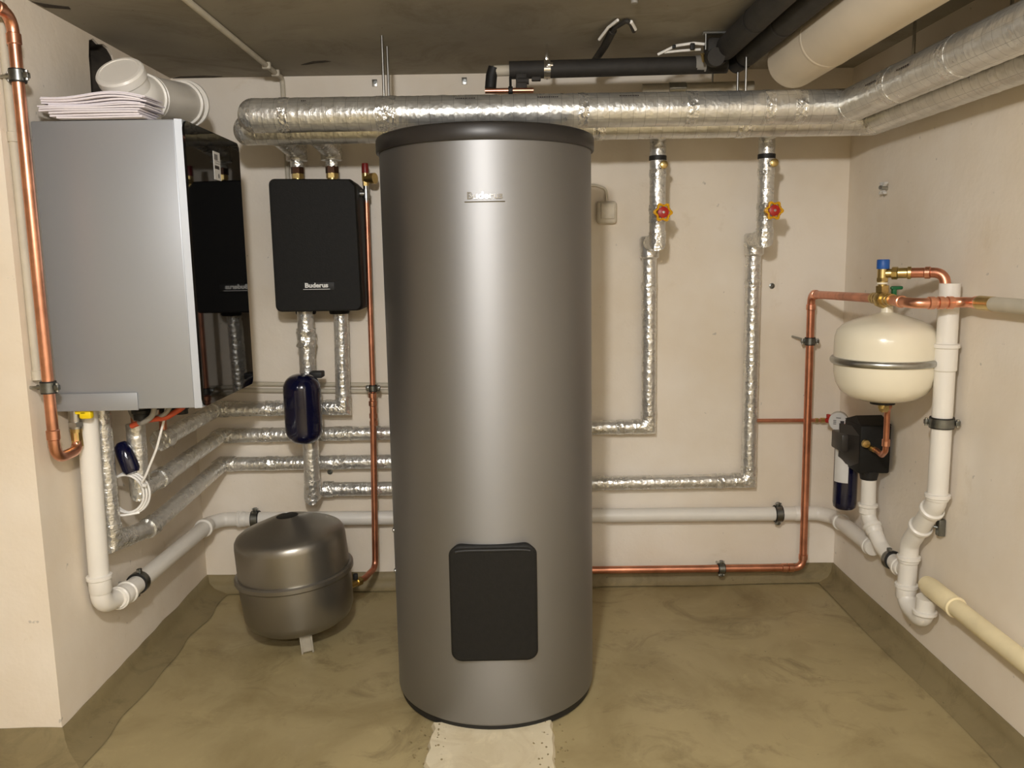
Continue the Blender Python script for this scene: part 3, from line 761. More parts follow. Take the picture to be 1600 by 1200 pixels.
G().box((-0.541, 2.785, 0.163), (0.016, 0.016, 0.022), 0.003).build('valve_cap', BLACKR, t)

# floor vessel (stands slightly out of plumb)
FVX, FVY = -0.703, 2.672
t = thing('expansion_vessel', 'silver grey expansion vessel standing on the floor left of the tank', 'expansion vessel', (FVX, FVY, 0))
t.rotation_euler = (math.radians(1.5), math.radians(-4.0), 0)
R0 = 0.183
pr = [(0, 0.050), (0.10, 0.054), (0.145, 0.062), (0.168, 0.078), (0.179, 0.105), (R0, 0.19), (R0, 0.232)]
G().lathe(pr, (FVX, FVY, 0), n=72).build('lower_shell', FLOORV, t)
G().lathe([(R0 - 0.004, 0.226), (R0 + 0.006, 0.226), (R0 + 0.011, 0.231), (R0 + 0.011, 0.243), (R0 + 0.006, 0.248), (R0 - 0.004, 0.248)], (FVX, FVY, 0), n=72).build('rim_band', FLOORV, t)
pr = [(R0 - 0.001, 0.245), (R0 - 0.002, 0.29), (0.180, 0.345), (0.178, 0.361), (0.171, 0.373), (0.158, 0.382), (0.135, 0.392), (0.10, 0.406), (0.060, 0.421), (0.036, 0.428), (0.034, 0.424), (0, 0.424)]
G().lathe(pr, (FVX, FVY, 0), n=72).build('upper_shell', FLOORV, t)
G().lathe([(0.033, 0.4245), (0.034, 0.427), (0.028, 0.4295), (0, 0.4295)], (FVX, FVY, 0), n=28).build('top_plug', BLACKR, t)
for k in range(3):
    a = -PI / 2 + 0.33 + 2 * PI * k / 3
    d = V((math.cos(a), math.sin(a), 0)); s_ = V((-d.y, d.x, 0)); c = V((FVX, FVY, 0)) + d * 0.130
    g = G()
    zlo = 0.0 + 0.0
    for q in (-0.017, 0.017): g.box(c + s_ * q + V((0, 0, 0.034)), (0.006, 0.006, 0.072), 0.001, (0, 0, a))
    g.box(c + V((0, 0, 0.036)) - d * 0.003, (0.003, 0.034, 0.066), 0, (0, 0, a))
    g.build('leg', CLEARF, t)

# ------------------------------------------------------------------ big foil ducts under the ceiling
t = thing('insulated_duct', 'large foil-wrapped pipe hung under the ceiling behind the tank, front one of the pair', 'pipe', (0, 2.565, 1.684), 'large foil pipes under the ceiling')
MZ, MR = 1.684, 0.0495
G().tube([(-0.735, 2.565, MZ), (1.032, 2.565, MZ), (1.032, -1.6, MZ)], MR, 40, 0.009, 0, 0.0011).build('foil_sleeve', FOILB, t)
G().lathe([(MR * math.cos(a) + 0.0004, MR * 0.95 * math.sin(a)) for a in [PI / 2 * i / 8 for i in range(9)]], (-0.735, 2.565, MZ), (-1, 0, 0), 40).build('end_cap', TAPE, t)
for x, w, r_ in ((-0.64, 0.03, 0.001), (-0.34, 0.06, 0.001), (0.24, 0.03, 0.0005), (0.56, 0.035, 0.0012), (0.79, 0.03, 0.0012), (0.88, 0.035, 0.001)):
    g = G(); g.tube([(x - w / 2, 2.565, MZ), (x + w / 2, 2.565, MZ)], MR + 0.0006 + r_ * 0.5, 40, 0.005, 0, 0.0013); g.build('foil_tape', TAPE, t)
g = G(); g.tube([(0.985, 2.565, MZ), (1.032, 2.565, MZ), (1.032, 2.51, MZ)], MR + 0.0008, 40, 0.005, 0, 0.0016); g.build('foil_tape', TAPE, t)
for y in (2.25, 1.95): g = G(); g.tube([(1.032, y - 0.02, MZ), (1.032, y + 0.02, MZ)], MR + 0.0006, 40, 0.005, 0, 0.0010); g.build('foil_tape', TAPE, t)
# small print on the jacket
for x0 in (-0.585, -0.135, 0.105, 0.345):
    random.seed(int(x0 * 1000) + 900)
    g = G(); k = 3 if x0 < -0.5 else 10; x = x0
    for i in range(k):
        w = random.uniform(0.0025, 0.0055)
        pts = []
        for zz_ in (0.0, 1.0):
            a = math.radians(38 + 4.5 * zz_)
            for xx in (x, x + w): pts.append((xx, 2.565 - (MR + 0.0022) * math.cos(a), MZ + (MR + 0.0022) * math.sin(a)))
        g.add(pts, [(0, 1, 3, 2)]); x += w + 0.0018
    g.build('print_mark', INK, t)
for y0 in (2.33, 2.15):
    g = G(); 
    for i in range(6):
        y = y0 - i * 0.011
        pts = []
        for zz_ in (0.0, 1.0):
            a = math.radians(12 + 5 * zz_)
            for yy in (y, y - 0.008): pts.append((1.032 - (MR + 0.0025) * math.cos(a), yy, MZ + (MR + 0.0025) * math.sin(a)))
        g.add(pts, [(0, 1, 3, 2)])
    g.build('print_mark', INK, t)
t2 = thing('insulated_duct', 'large foil-wrapped pipe hung under the ceiling, rear one of the pair nearer the wall', 'pipe', (0, 2.69, 1.662), 'large foil pipes under the ceiling')
NZ, NR = 1.661, 0.0445
G().tube([(-0.80, 2.69, NZ), (1.160, 2.69, NZ), (1.160, -1.6, NZ)], NR, 32, 0.010, 0, 0.0010).build('foil_sleeve', FOILB, t2)
G().lathe([(NR * math.cos(a) + 0.0004, NR * 0.8 * math.sin(a)) for a in [PI / 2 * i / 8 for i in range(9)]], (-0.80, 2.69, NZ), (-1, 0, 0), 32).build('end_cap', TAPE, t2)
g = G(); g.tube([(1.11, 2.69, NZ), (1.160, 2.69, NZ), (1.160, 2.63, NZ)], NR + 0.0008, 32, 0.005, 0, 0.0016); g.build('foil_tape', TAPE, t2)
for x in (-0.35, 0.3, 0.75): g = G(); g.tube([(x - 0.02, 2.69, NZ), (x + 0.02, 2.69, NZ)], NR + 0.0018, 32, 0.006, 0, 0.0014); g.build('foil_tape', TAPE, t2)
# hanger rods
for k, (x, y, z, r_, p_, nm) in enumerate(((-0.348, 2.565, MZ + MR, 0.0042, t, ''), (-0.350, 2.69, NZ + NR, 0.0042, t2, ''), (0.725, 2.565, MZ + MR, 0.0042, t, ''), (0.735, 2.69, NZ + NR, 0.0042, t2, ''), (1.032, 2.17, MZ + MR, 0.0042, t, ''), (1.160, 1.98, NZ + NR, 0.0042, t2, ''))):
    g = G(); rod(g, (x, y, z - 0.002), (x, y, ZC), 0.0040, 10); h_ = g.build('hanger_rod', ZINC, p_)

# ------------------------------------------------------------------ foil risers with valves
def riser(xu, xl, zb, xend, label, zj):
    t = thing('insulated_pipe', label, 'pipe', (xl, 3.03, zb), 'foil-wrapped risers with valves')
    yu, yl = 2.87, 3.032
    G().tube([(xu, 2.735, 1.655), (xu, yu, 1.655), (xu, yu, zj), ((xu + xl) / 2, yl - 0.02, zj), (xl, yl, zj - 0.02), (xl + 0.002, yl, zb), (xend, yl, zb), (xend, 2.56, zb)][1:], 0.0270, 24, 0.007, 0, 0.0010).build('foil_sleeve', FOIL, t)
    G().tube([(xu, 2.72, 1.655), (xu, yu - 0.01, 1.655)], 0.026, 20, 0.008).build('foil_branch', FOIL, t)
    tape(t, [(xu, yu, zj + 0.035), (xu, yu, zj), ((xu + xl) / 2 + 0.001, yl - 0.05, zj + 0.001)], 0.0290, crk=0.003)
    G().lathe([(0.0, 0.0), (0.026, 0.001), (0.0345, 0.008), (0.0355, 0.03), (0.0355, 0.075), (0.030, 0.082)], (xl, yl - 0.006, zj - 0.058), (0, 0, 1), 28).build('foil_knuckle', FOIL, t)
    tape(t, [(xu, yu, 1.54), (xu, yu, 1.515)], 0.0285, crk=0.0025)
    tape(t, [(xu, yu, 1.425), (xu, yu, 1.365)], 0.0288, crk=0.0028)
    tape(t, [(xl, yl, zj - 0.14), (xl, yl, zj - 0.17)], 0.0283, crk=0.002)
    tape(t, [(xl + 0.002, yl, zb + 0.06), (xl + 0.002, yl, zb), (xl - 0.06, yl, zb)], 0.0286, crk=0.002)
    tape(t, [(xl - 0.09, yl, zb), (xl - 0.12, yl, zb)], 0.0283, crk=0.002)
    # thermometer/drain stub
    G().lathe([(0.0275, -0.008), (0.0292, -0.007), (0.0292, 0.007), (0.0275, 0.008)], (xu, yu, 1.578), n=24).build('black_band', BLACKR, t)
    kx = xu + 0.010
    sb = G().cyl((kx - 0.002, yu - 0.02, 1.552), (kx + 0.001, yu - 0.040, 1.552), 0.009, 14).build('drain_stub', BLACKR, t)
    G().lathe([(0.0125, 0), (0.0135, 0.002), (0.0135, 0.013), (0.011, 0.015), (0, 0.0152)], (kx + 0.001, yu - 0.038, 1.552), (0.03, -1, 0), 24).build('brass_cap', BRASS, sb)
    # stop valve
    wc = V((xu + 0.003, yu - 0.076, 1.395)); ax = V((0.05, -1, 0.0)).normalized()
    vb = G(); vb.cyl((xu, yu - 0.02, 1.395), wc + V((0, 0.006, 0)), 0.010, 12); hexnut(vb, (xu + 0.001, yu - 0.028, 1.395), (xu + 0.002, yu - 0.044, 1.395), 0.017)
    vb = vb.build('valve_stem', BRASS, t)
    w = G(); N = 48
    prof = lambda th: 0.0285 + 0.0042 * math.cos(6 * th)
    vs, fs = [], []
    q = V((0, 0, 1)).rotation_difference(ax).to_matrix()
    for (s, z) in ((0.80, 0.0), (1.0, 0.002), (1.0, 0.011), (0.80, 0.014), (0.72, 0.012), (0.72, 0.002)):
        for i in range(N):
            th = 2 * PI * i / N; vs.append(wc + q @ V((prof(th) * s * math.cos(th), prof(th) * s * math.sin(th), z)))
    for k in range(6):
        for i in range(N): fs.append((k * N + i, k * N + (i + 1) % N, ((k + 1) % 6) * N + (i + 1) % N, ((k + 1) % 6) * N + i))
    w.add(vs, fs); hw = lab(w.build('hand_wheel', YELLOWD, t), 'amber yellow lobed hand wheel')
    w = G()
    w.lathe([(0.0165, 0.001), (0.0185, 0.004), (0.018, 0.014), (0.011, 0.017), (0, 0.0175)], wc, ax, 24)
    for i in range(6):
        th = 2 * PI * (i + 0.5) / 6
        w.cyl(wc + q @ V((0.01 * math.cos(th), 0.01 * math.sin(th), 0.007)), wc + q @ V((0.026 * math.cos(th), 0.026 * math.sin(th), 0.007)), 0.0042, 8)
    lab(w.build('wheel_hub', RED, hw), 'red hub and spokes')
    w = G(); w.lathe([(0.0042, 0.016), (0.0042, 0.0195), (0, 0.020)], wc, ax, 10); w.build('screw', ZINC, hw)
    return t
riser(0.521, 0.522, 0.628, 0.06, 'foil-wrapped riser with red and yellow valve wheel nearest the tank', 1.300)
riser(0.887, 0.899, 0.415, 0.10, 'foil-wrapped riser with red and yellow valve wheel farther right from the tank', 1.305)

# junction box with cable
t = thing('junction_box', 'small cream junction box with curved cable on the wall right of the tank', 'junction box', (0.372, 3.062, 1.413))
G().box((0.372, 3.062, 1.413), (0.072, 0.036, 0.080), 0.012, None, 3).build('box_body', BOXP, t)
G().box((0.374, 3.040, 1.417), (0.050, 0.008, 0.056), 0.0035).build('box_lid', BOXP, t)
g = G(); g.tube([(0.20, 3.07, 1.515), (0.335, 3.07, 1.510), (0.372, 3.066, 1.497), (0.372, 3.062, 1.448)], 0.0052, 10, fil=0.035); g.build('cable', BOXP, t)

# ------------------------------------------------------------------ cold water copper line on the right
CXr, CYr, CR = 1.109, 3.008, 0.0138
t = thing('copper_pipe', 'copper pipe along the floor right of tank, rising to the cream vessel', 'pipe', (CXr, CYr, 0.08))
g = G(); g.tube([(0.12, CYr, 0.086), (CXr, CYr, 0.078), (CXr - 0.004, CYr, 1.108), (1.072, 2.43, 1.120)], CR, 20, fil=0.036); g.build('copper_tube', COPPERD, t)
g = G()
for c, ax in (((CXr - 0.07, CYr, 0.0785), (1, 0, 0)), ((CXr - 0.045, CYr, 0.0785), (1, 0, 0)), ((CXr, CYr, 0.120), (0, 0, 1)), ((CXr - 0.004, CYr, 1.062), (0, 0, 1)), ((CXr - 0.007, CYr - 0.045, 1.109), (0, 1, 0))):
    g = G(); collar(g, c, ax, CR, 0.018, 0.0028, 20); g.build('press_fitting', COPPER, t)
clamp(t, (0.800, CYr, 0.0805), (1, 0, 0), CR, (0.800, YB, 0.0805), 0.020, (0, 0, 1))
clamp(t, (CXr - 0.003, CYr, 0.938), (0, 0, 1), CR, (CXr - 0.045, YB - 0.003, 0.950), 0.022, (1, -0.2, 0))
g = G(); g.tube([(0.905, 3.045, 0.641), (1.20, 3.045, 0.637)], 0.0068, 12)
t = tag(g.build('copper_pipe', COPPERD, origin=(1.05, 3.045, 0.64)), 'thin horizontal copper pipe from the right foil riser to the pressure gauge', 'pipe')
g = G(); collar(g, (1.178, 3.045, 0.6373), (1, 0, 0), 0.0068, 0.014, 0.003, 14); g.build('press_fitting', BRASS, t); g = G(); collar(g, (1.155, 3.045, 0.6376), (1, 0, 0), 0.0068, 0.008, 0.002, 14); g.build('press_fitting', BRASS, t)

# ------------------------------------------------------------------ cream vessel and safety group
EX, EY, ER = 1.084, 2.36, 0.1375
t = thing('expansion_vessel', 'cream white expansion vessel strapped to the right wall', 'expansion vessel', (EX, EY, 0.82))
pr = [(0, 0.826), (0.03, 0.827), (0.065, 0.831), (0.095, 0.841), (0.117, 0.857), (0.130, 0.880), (0.136, 0.910), (ER, 0.94), (ER, 0.995), (ER - 0.001, 1.012), (0.131, 1.032), (0.117, 1.047), (0.090, 1.060), (0.052, 1.073), (0.026, 1.080), (0.017, 1.083), (0.015, 1.100), (0, 1.100)]
G().lathe(pr, (EX, EY, 0), n=72).build('shell', CREAM, t)
g = G(); g.lathe([(ER + 0.0005, 0.936), (ER + 0.006, 0.937), (ER + 0.0095, 0.941), (ER + 0.0105, 0.946), (ER + 0.0095, 0.951), (ER + 0.006, 0.955), (ER + 0.0005, 0.956)], (EX, EY, 0), n=72)
sp = g.build('strap', ZINC, t)
g = G(); g.box((EX + ER + 0.016, EY + 0.02, 0.945), (0.030, 0.03, 0.045), 0.003); g.box((XR - 0.003, EY + 0.02, 0.945), (0.006, 0.05, 0.12), 0.002); g.build('wall_bracket', ZINC, sp)
g = G(); g.cyl((EX, EY, 0.819), (EX, EY, 0.829), 0.034, 20); lab(g.build('bottom_flange', BLACKR, t), 'dark flange under the vessel')

t = thing('safety_valve', 'brass safety valve with bright blue cap above the cream vessel', 'valve', (EX - 0.014, EY, 1.12))
VX, VY = 1.070, EY
g = G()
g.cyl((EX - 0.006, VY, 1.098), (VX, VY, 1.140), 0.013, 14); g.lathe([(0.022, -0.016), (0.026, -0.008), (0.026, 0.008), (0.022, 0.016)], (VX, VY, 1.120), (0, 1, 0), 8)
for s in (1, -1):
    g.cyl((VX, VY, 1.120), (VX + 0.002 * s, VY + 0.055 * s, 1.1205), 0.0135, 14)
    g.cyl((VX, VY + 0.030 * s, 1.1205), (VX, VY + 0.042 * s, 1.1205), 0.0175, 14)
    g.cyl((VX, VY + 0.048 * s, 1.1205), (VX, VY + 0.060 * s, 1.1205), 0.0165, 14)
g.build('cross_body', BRASS, t)
g = G(); hexnut(g, (VX - 0.001, VY, 1.140), (VX - 0.002, VY, 1.158), 0.019); g.cyl((VX - 0.002, VY, 1.158), (VX - 0.003, VY, 1.166), 0.012, 14)
g.cyl((VX - 0.003, VY, 1.166), (VX - 0.003, VY, 1.206), 0.0145, 16); hexnut(g, (VX - 0.003, VY, 1.170), (VX - 0.003, VY, 1.180), 0.0165)
g.cyl((VX - 0.003, VY, 1.192), (VX + 0.030, VY - 0.016, 1.193), 0.0125, 14); g.cyl((VX + 0.018, VY - 0.012, 1.193), (VX + 0.030, VY - 0.02, 1.193), 0.018, 8)
g.cyl((VX + 0.030, VY - 0.02, 1.193), (VX + 0.062, VY - 0.036, 1.1935), 0.0145, 14); collar(g, V((VX + 0.056, VY - 0.033, 1.1935)), (2, -1, 0), 0.0145, 0.008, 0.003, 16)
g.build('valve_body', BRASS, t)
g = G(); N = 40
g.lathe([(0.0165, 0), (0.0172, 0.002), (0.0172, 0.024), (0.0155, 0.0265), (0, 0.0265)], (VX - 0.003, VY, 1.205), n=24)
lab(g.build('cap', BLUE, t), 'bright blue cap')
g = G(); g.lathe([(0.0155, 0), (0.0155, 0.005)], (VX - 0.003, VY, 1.1625), n=16); lab(g.build('seal_ring', CREAM, t), 'white seal ring')
g = G(); g.box((VX + 0.022, VY - 0.020, 1.142), (0.012, 0.014, 0.026), 0.003); g.box((VX + 0.028, VY - 0.022, 1.152), (0.034, 0.012, 0.010), 0.004)
lab(g.build('lever', GREEN, t), 'small green lever')

t = thing('copper_pipe', 'short copper pipe from the blue-capped valve bending down into the white drain', 'pipe', (1.2, 2.27, 1.17))
g = G(); g.tube([(VX + 0.050, VY - 0.030, 1.1935), (1.196, 2.268, 1.194), (1.198, 2.262, 1.12)], 0.0138, 20, fil=0.034); g.build('copper_tube', COPPERD, t)
g = G(); collar(g, (1.160, 2.292, 1.1938), (0.77, -0.55, 0), 0.0138, 0.012, 0.0028, 20); g.build('press_fitting', COPPER, t)

t = thing('copper_pipe', 'short copper pipe with press fittings continuing from the valve to the right wall', 'pipe', (1.1, 2.2, 1.115))
g = G(); g.tube([(VX, VY - 0.056, 1.120), (1.074, 2.185, 1.116), (1.205, 2.178, 1.118), (1.208, 2.10, 1.119)], 0.0138, 20, fil=0.04); g.build('copper_tube', COPPER, t)
g = G()
for c, ax in (((1.072, 2.255, 1.118), (0, 1, 0)), ((1.118, 2.182, 1.117), (1, 0, 0)), ((1.142, 2.181, 1.117), (1, 0, 0)), ((1.166, 2.180, 1.117), (1, 0, 0)), ((1.208, 2.126, 1.119), (0, 1, 0))):
    g = G(); collar(g, c, ax, 0.0138, 0.014, 0.003, 20); g.build('press_fitting', COPPER, t)
g = G(); g.tube([(1.208, 2.118, 1.119), (1.208, -1.6, 1.119)], 0.0180, 18)
t = tag(g.build('insulated_pipe', PIPEG, origin=(1.208, 1.5, 1.119)), 'grey sheathed pipe leaving along the right wall above the yellowed pipe', 'pipe')
g = G(); g.lathe([(0.0180, -0.03), (0.0186, -0.03), (0.0186, 0.03), (0.0180, 0.03)], (1.208, 2.085, 1.119), (0, 1, 0), 18); lab(g.build('end_sleeve', BRASS, t), 'brownish end sleeve')

# copper link from vessel to softener
t = thing('copper_pipe', 'small curved copper pipe under the cream vessel leading into the black filling unit', 'pipe', (1.1, 2.4, 0.75))
g = G(); g.tube([(EX, EY, 0.815), (EX + 0.022, EY + 0.002, 0.812), (1.118, 2.40, 0.795), (1.128, 2.42, 0.665), (1.150, 2.49, 0.635), (1.168, 2.57, 0.632)], 0.0085, 14, fil=0.03)
g.build('copper_tube', COPPERD, t)
g = G(); g.cyl((EX, EY, 0.806), (EX, EY, 0.832), 0.012, 12); hexnut(g, (EX - 0.004, EY - 0.002, 0.806), (EX + 0.014, EY + 0.002, 0.806), 0.0125); g.build('elbow_nut', BRASS, t)
g = G(); collar(g, (1.127, 2.418, 0.69), (0, 0, 1), 0.0085, 0.02, 0.003, 14); g.build('press_fitting', COPPER, t)

# black filling unit with cartridge
t = thing('filling_unit', 'black water filling unit with cartridge on the right wall below the cream vessel', 'filling unit', (1.17, 2.73, 0.40))
g = G()
g.box((1.190, 2.690, 0.620), (0.100, 0.130, 0.160), 0.006)
g.add([(1.140, 2.625, 0.70), (1.240, 2.625, 0.70), (1.240, 2.755, 0.70), (1.140, 2.755, 0.70), (1.150, 2.69, 0.722), (1.235, 2.69, 0.722)], [(0, 1, 5, 4), (3, 4, 5, 2), (0, 4, 3), (1, 2, 5), (0, 3, 2, 1)])
g.build('housing', BLACKP, t)
g = G()
g.add([(1.140, 2.632, 0.665), (1.140, 2.632, 0.575), (1.165, 2.628, 0.535), (1.165, 2.628, 0.69), (1.102, 2.700, 0.660), (1.102, 2.700, 0.605), (1.120, 2.75, 0.56), (1.120, 2.75, 0.685)],
      [(0, 1, 2, 3), (0, 4, 5, 1), (4, 7, 6, 5), (1, 5, 6, 2), (0, 3, 7, 4), (3, 2, 6, 7)])
g.box((1.118, 2.715, 0.632), (0.04, 0.09, 0.060), 0.006)
lab(g.build('front_cover', LID, t), 'dark grey bevelled cover')
g = G(); g.lathe([(0.0, 0.388), (0.030, 0.388), (0.037, 0.395), (0.039, 0.41), (0.039, 0.60), (0.03, 0.62)], (1.150, 2.752, 0), n=32)
ct = lab(g.build('cartridge', NAVY, t), 'dark navy cartridge')
g = G()
vs, fs = [], []
for i in range(9):
    a = PI * (1.02 + 0.42 * i / 8)
    for z in (0.485, 0.602): vs.append((1.150 + 0.0397 * math.cos(a), 2.752 + 0.0397 * math.sin(a), z))
for i in range(8): fs.append((2 * i, 2 * i + 2, 2 * i + 3, 2 * i + 1))
g.add(vs, fs); lb = g.build('cartridge_label', STICK, ct)
g = G(); g.cyl((1.186, 2.655, 0.545), (1.186, 2.655, 0.515), 0.032, 20, 0.026); g.build('drain_funnel', BLACKR, t)
g = G(); g.cyl((1.168, 2.612, 0.630), (1.166, 2.575, 0.632), 0.009, 12); g.lathe([(0.012, 0), (0.014, 0.004), (0.012, 0.012), (0, 0.0145)], (1.150, 2.612, 0.645), (0, -1, 0), 16); g.build('brass_port', BRASS, t)
g = G(); g.box((1.178, 2.655, 0.694), (0.02, 0.03, 0.012), 0.003); lab(g.build('metal_clip', ZINC, t), 'metal clip on top')
# gauge
t = thing('pressure_gauge', 'small white pressure gauge with red stop above the black filling unit', 'gauge', (1.19, 2.90, 0.655))
g = G(); g.lathe([(0.031, 0), (0.033, 0.003), (0.033, 0.034), (0.030, 0.037), (0.0, 0.037)], (1.192, 2.93, 0.660), (-0.42, -0.9, 0), 28); bd = g.build('gauge_body', STICK, t)
g = G()
nn = V((-0.42, -0.9, 0)).normalized(); sx = V((0.9, -0.42, 0)).normalized(); c = V((1.192, 2.93, 0.660)) + nn * 0.0376
for (x, z, w, h) in ((0.013, -0.004, 0.013, 0.016), (-0.012, 0.004, 0.010, 0.0025), (-0.012, -0.002, 0.010, 0.0025), (-0.012, -0.008, 0.010, 0.0025), (0.0, 0.014, 0.016, 0.0025)):
    p0 = c + sx * x + V((0, 0, z)); vs = [p0 + sx * a * w / 2 + V((0, 0, b_ * h / 2)) for a, b_ in ((-1, -1), (1, -1), (1, 1), (-1, 1))]
    g.add(vs, [(0, 1, 2, 3)])
g.build('dial_print', INK, bd)
g = G(); g.cyl((1.158, 2.955, 0.655), (1.172, 2.93, 0.657), 0.010, 12); g.box((1.160, 2.945, 0.672), (0.012, 0.02, 0.014), 0.003); lab(g.build('stop', RED, t), 'red plastic stop')
g = G(); g.tube([(1.19, 3.045, 0.637), (1.205, 3.03, 0.640), (1.200, 2.94, 0.648), (1.20, 2.80, 0.650), (1.195, 2.76, 0.65)], 0.008, 12, fil=0.03); g.build('connecting_tube', COPPERD, t)

# ------------------------------------------------------------------ white drain pipes, right wall
t = thing('drain_pipe', 'white plastic drain pipe with bends and trap on the right wall', 'pipe', (1.2, 2.3, 0.19))
DX, DR = 1.203, 0.0268
vp = [(DX, 2.254, 1.165), (DX, 2.254, 0.555), (DX, 2.396, 0.385), (DX, 2.402, 0.195), (DX, 2.290, 0.185), (DX, 2.282, 0.262)]
g = G(); g.tube(vp, DR, 28, fil=0.050); g.build('plastic_tube', PIPEW, t)
sock(t, (DX, 2.254, 1.000), (0, 0, 1), DR, 0.075, 0.0045)
sock(t, (DX, 2.254, 0.578), (0, 0, 1), DR, 0.02, 0.004)
dd = V((0, 2.396 - 2.254, 0.385 - 0.555)).normalized()
p1 = V((DX, 2.254, 0.555)) + dd * 0.045; p2 = V((DX, 2.254, 0.555)) + dd * 0.135
sock(t, p1, dd, DR, 0.012, 0.004); sock(t, p2, dd, DR, 0.012, 0.004)
sock(t, (DX, 2.397, 0.345), (0, 0, 1), DR, 0.022, 0.004)
sock(t, (DX, 2.401, 0.255), (0, 0, 1), DR, 0.045, 0.004)
sock(t, (DX, 2.286, 0.220), (0, 0, 1), DR, 0.006, 0.004)
clamp(t, (DX, 2.254, 0.782), (0, 0, 1), DR, (XR, 2.254, 0.782), 0.024, (1, -0.5, 0))
g = G(); g.box((XR - 0.012, 2.30, 0.465), (0.02, 0.022, 0.05), 0.003); g.cyl((XR - 0.02, 2.30, 0.465), (DX, 2.325, 0.470), 0.005, 8); lab(g.build('wall_bracket', DSTEEL, t), 'dark bracket behind the slanted length')
t = thing('drain_pipe', 'white plastic pipe slanting from the black filling unit to the drain', 'pipe', (1.19, 2.6, 0.30))
vp = [(1.186, 2.655, 0.530), (1.188, 2.652, 0.390), (1.202, 2.575, 0.310), (1.203, 2.485, 0.292), (1.203, 2.412, 0.296)]
g = G(); g.tube(vp, 0.0235, 24, fil=0.045); g.build('plastic_tube', PIPEW, t)
sock(t, (1.1865, 2.654, 0.432), (0, 0, 1), 0.0235, 0.035, 0.0045)
sock(t, (1.1915, 2.628, 0.366), (-0.12, 0.7, 0.72), 0.0235, 0.03, 0.004)
clamp(t, (1.203, 2.500, 0.2935), (0, 1, -0.2), 0.0240, (XR, 2.500, 0.2935), 0.022, (-0.3, 0, 1))
sock(t, (1.203, 2.455, 0.292), (0, 1, 0), 0.0245, 0.03, 0.003)

t = thing('yellowed_pipe', 'old yellowed plastic pipe running low along the right wall', 'pipe', (1.21, 2.0, 0.28))
YX = 1.213
g = G(); g.tube([(YX, 2.305, 0.293), (YX, -1.6, 0.232)], 0.0245, 24); g.build('plastic_tube', PIPEY, t)
g = G(); g.lathe([(0.0245, -0.075), (0.0275, -0.07), (0.0285, 0.06), (0.0270, 0.075), (0.0245, 0.076)], (YX, 2.215, 0.2915), (0, 1, 0.0157), 24); g.build('pipe_socket', PIPEY, t)
g = G(); collar(g, (YX, 2.145, 0.2905), (0, 1, 0.0157), 0.026, 0.006, 0.0035, 24); g.build('joint_ring', PIPEY, t)

# ------------------------------------------------------------------ things under the ceiling
g = G(); g.tube([(-0.776, 0.6, ZC - 0.009), (-0.772, 3.066, ZC - 0.009), (-0.772, 3.070, 1.30)], 0.0088, 12, fil=0.02)
t = tag(g.build('cable_conduit', PIPEG, origin=(-0.775, 2.0, ZC - 0.009)), 'grey conduit running along the ceiling and down behind the foil pipes', 'conduit')
for y in (2.87, 2.98): G().box((-0.772, y, ZC - 0.010), (0.028, 0.018, 0.022), 0.003).build('conduit_clip', PIPEG, t)

# black lagged pipe across
t = thing('lagged_pipe', 'black lagged horizontal pipe above the foil pipes, with pale cut end', 'pipe', (0.3, 2.69, 1.828), 'black lagged pipes under the ceiling')
LZ = 1.829
G().tube([(0.025, 2.69, LZ), (0.70, 2.69, LZ + 0.008)], 0.0265, 24).build('lagging', LAGGING, t)
g = G(); g.tube([(0.03, 2.69, LZ), (-0.022, 2.69, LZ - 0.001)], 0.0165, 18); lab(g.build('pipe_end', PIPEG, t), 'pale bare pipe end')
g = G(); g.tube([(-0.022, 2.688, LZ + 0.008), (-0.030, 2.688, LZ - 0.015), (-0.034, 2.685, 1.775)], 0.0175, 16, fil=0.02); lab(g.build('elbow', BLACKR, t), 'dark bend at the left end')
g = G(); g.tube([(0.600, 2.69, LZ + 0.008), (0.632, 2.69, LZ + 0.008)], 0.0272, 24); lab(g.build('joint_band', GREYH, t), 'grey joint band')
g = G(); rod(g, (0.142, 2.69, 1.80), (0.142, 2.69, ZC), 0.0035)
g.lathe([(0.0268, -0.010), (0.0285, -0.010), (0.0285, 0.010), (0.0268, 0.010)], (0.142, 2.69, LZ + 0.001), (1, 0, 0), 24); g.box((0.150, 2.662, 1.838), (0.02, 0.012, 0.012), 0.003); g.box((0.142, 2.69, 1.868), (0.012, 0.012, 0.026), 0.002)
g.build('hanger', CHROME, t)
t = thing('copper_pipe', 'short bright copper pipe stub held under the black lagged pipe', 'pipe', (0.02, 2.66, 1.762))
g = G(); g.tube([(-0.050, 2.66, 1.7630), (0.098, 2.66, 1.7625)], 0.0080, 14); g.build('copper_tube', COPPER, t)
g = G(); g.lathe([(0.0085, -0.007), (0.0125, -0.006), (0.0125, 0.006), (0.0085, 0.007)], (0.028, 2.66, 1.763), (1, 0, 0), 16); g.cyl((0.028, 2.66, 1.77), (0.028, 2.675, 1.806), 0.004, 8); g.build('clamp', BLACKR, t)
g = G(); g.box((0.062, 2.675, 1.792), (0.034, 0.024, 0.045), 0.004); g.cyl((0.05, 2.67, 1.793), (0.085, 2.67, 1.793), 0.011, 14); g.box((0.108, 2.68, 1.800), (0.028, 0.02, 0.012), 0.002); g.build('lagged_elbow', LAGGING, t)
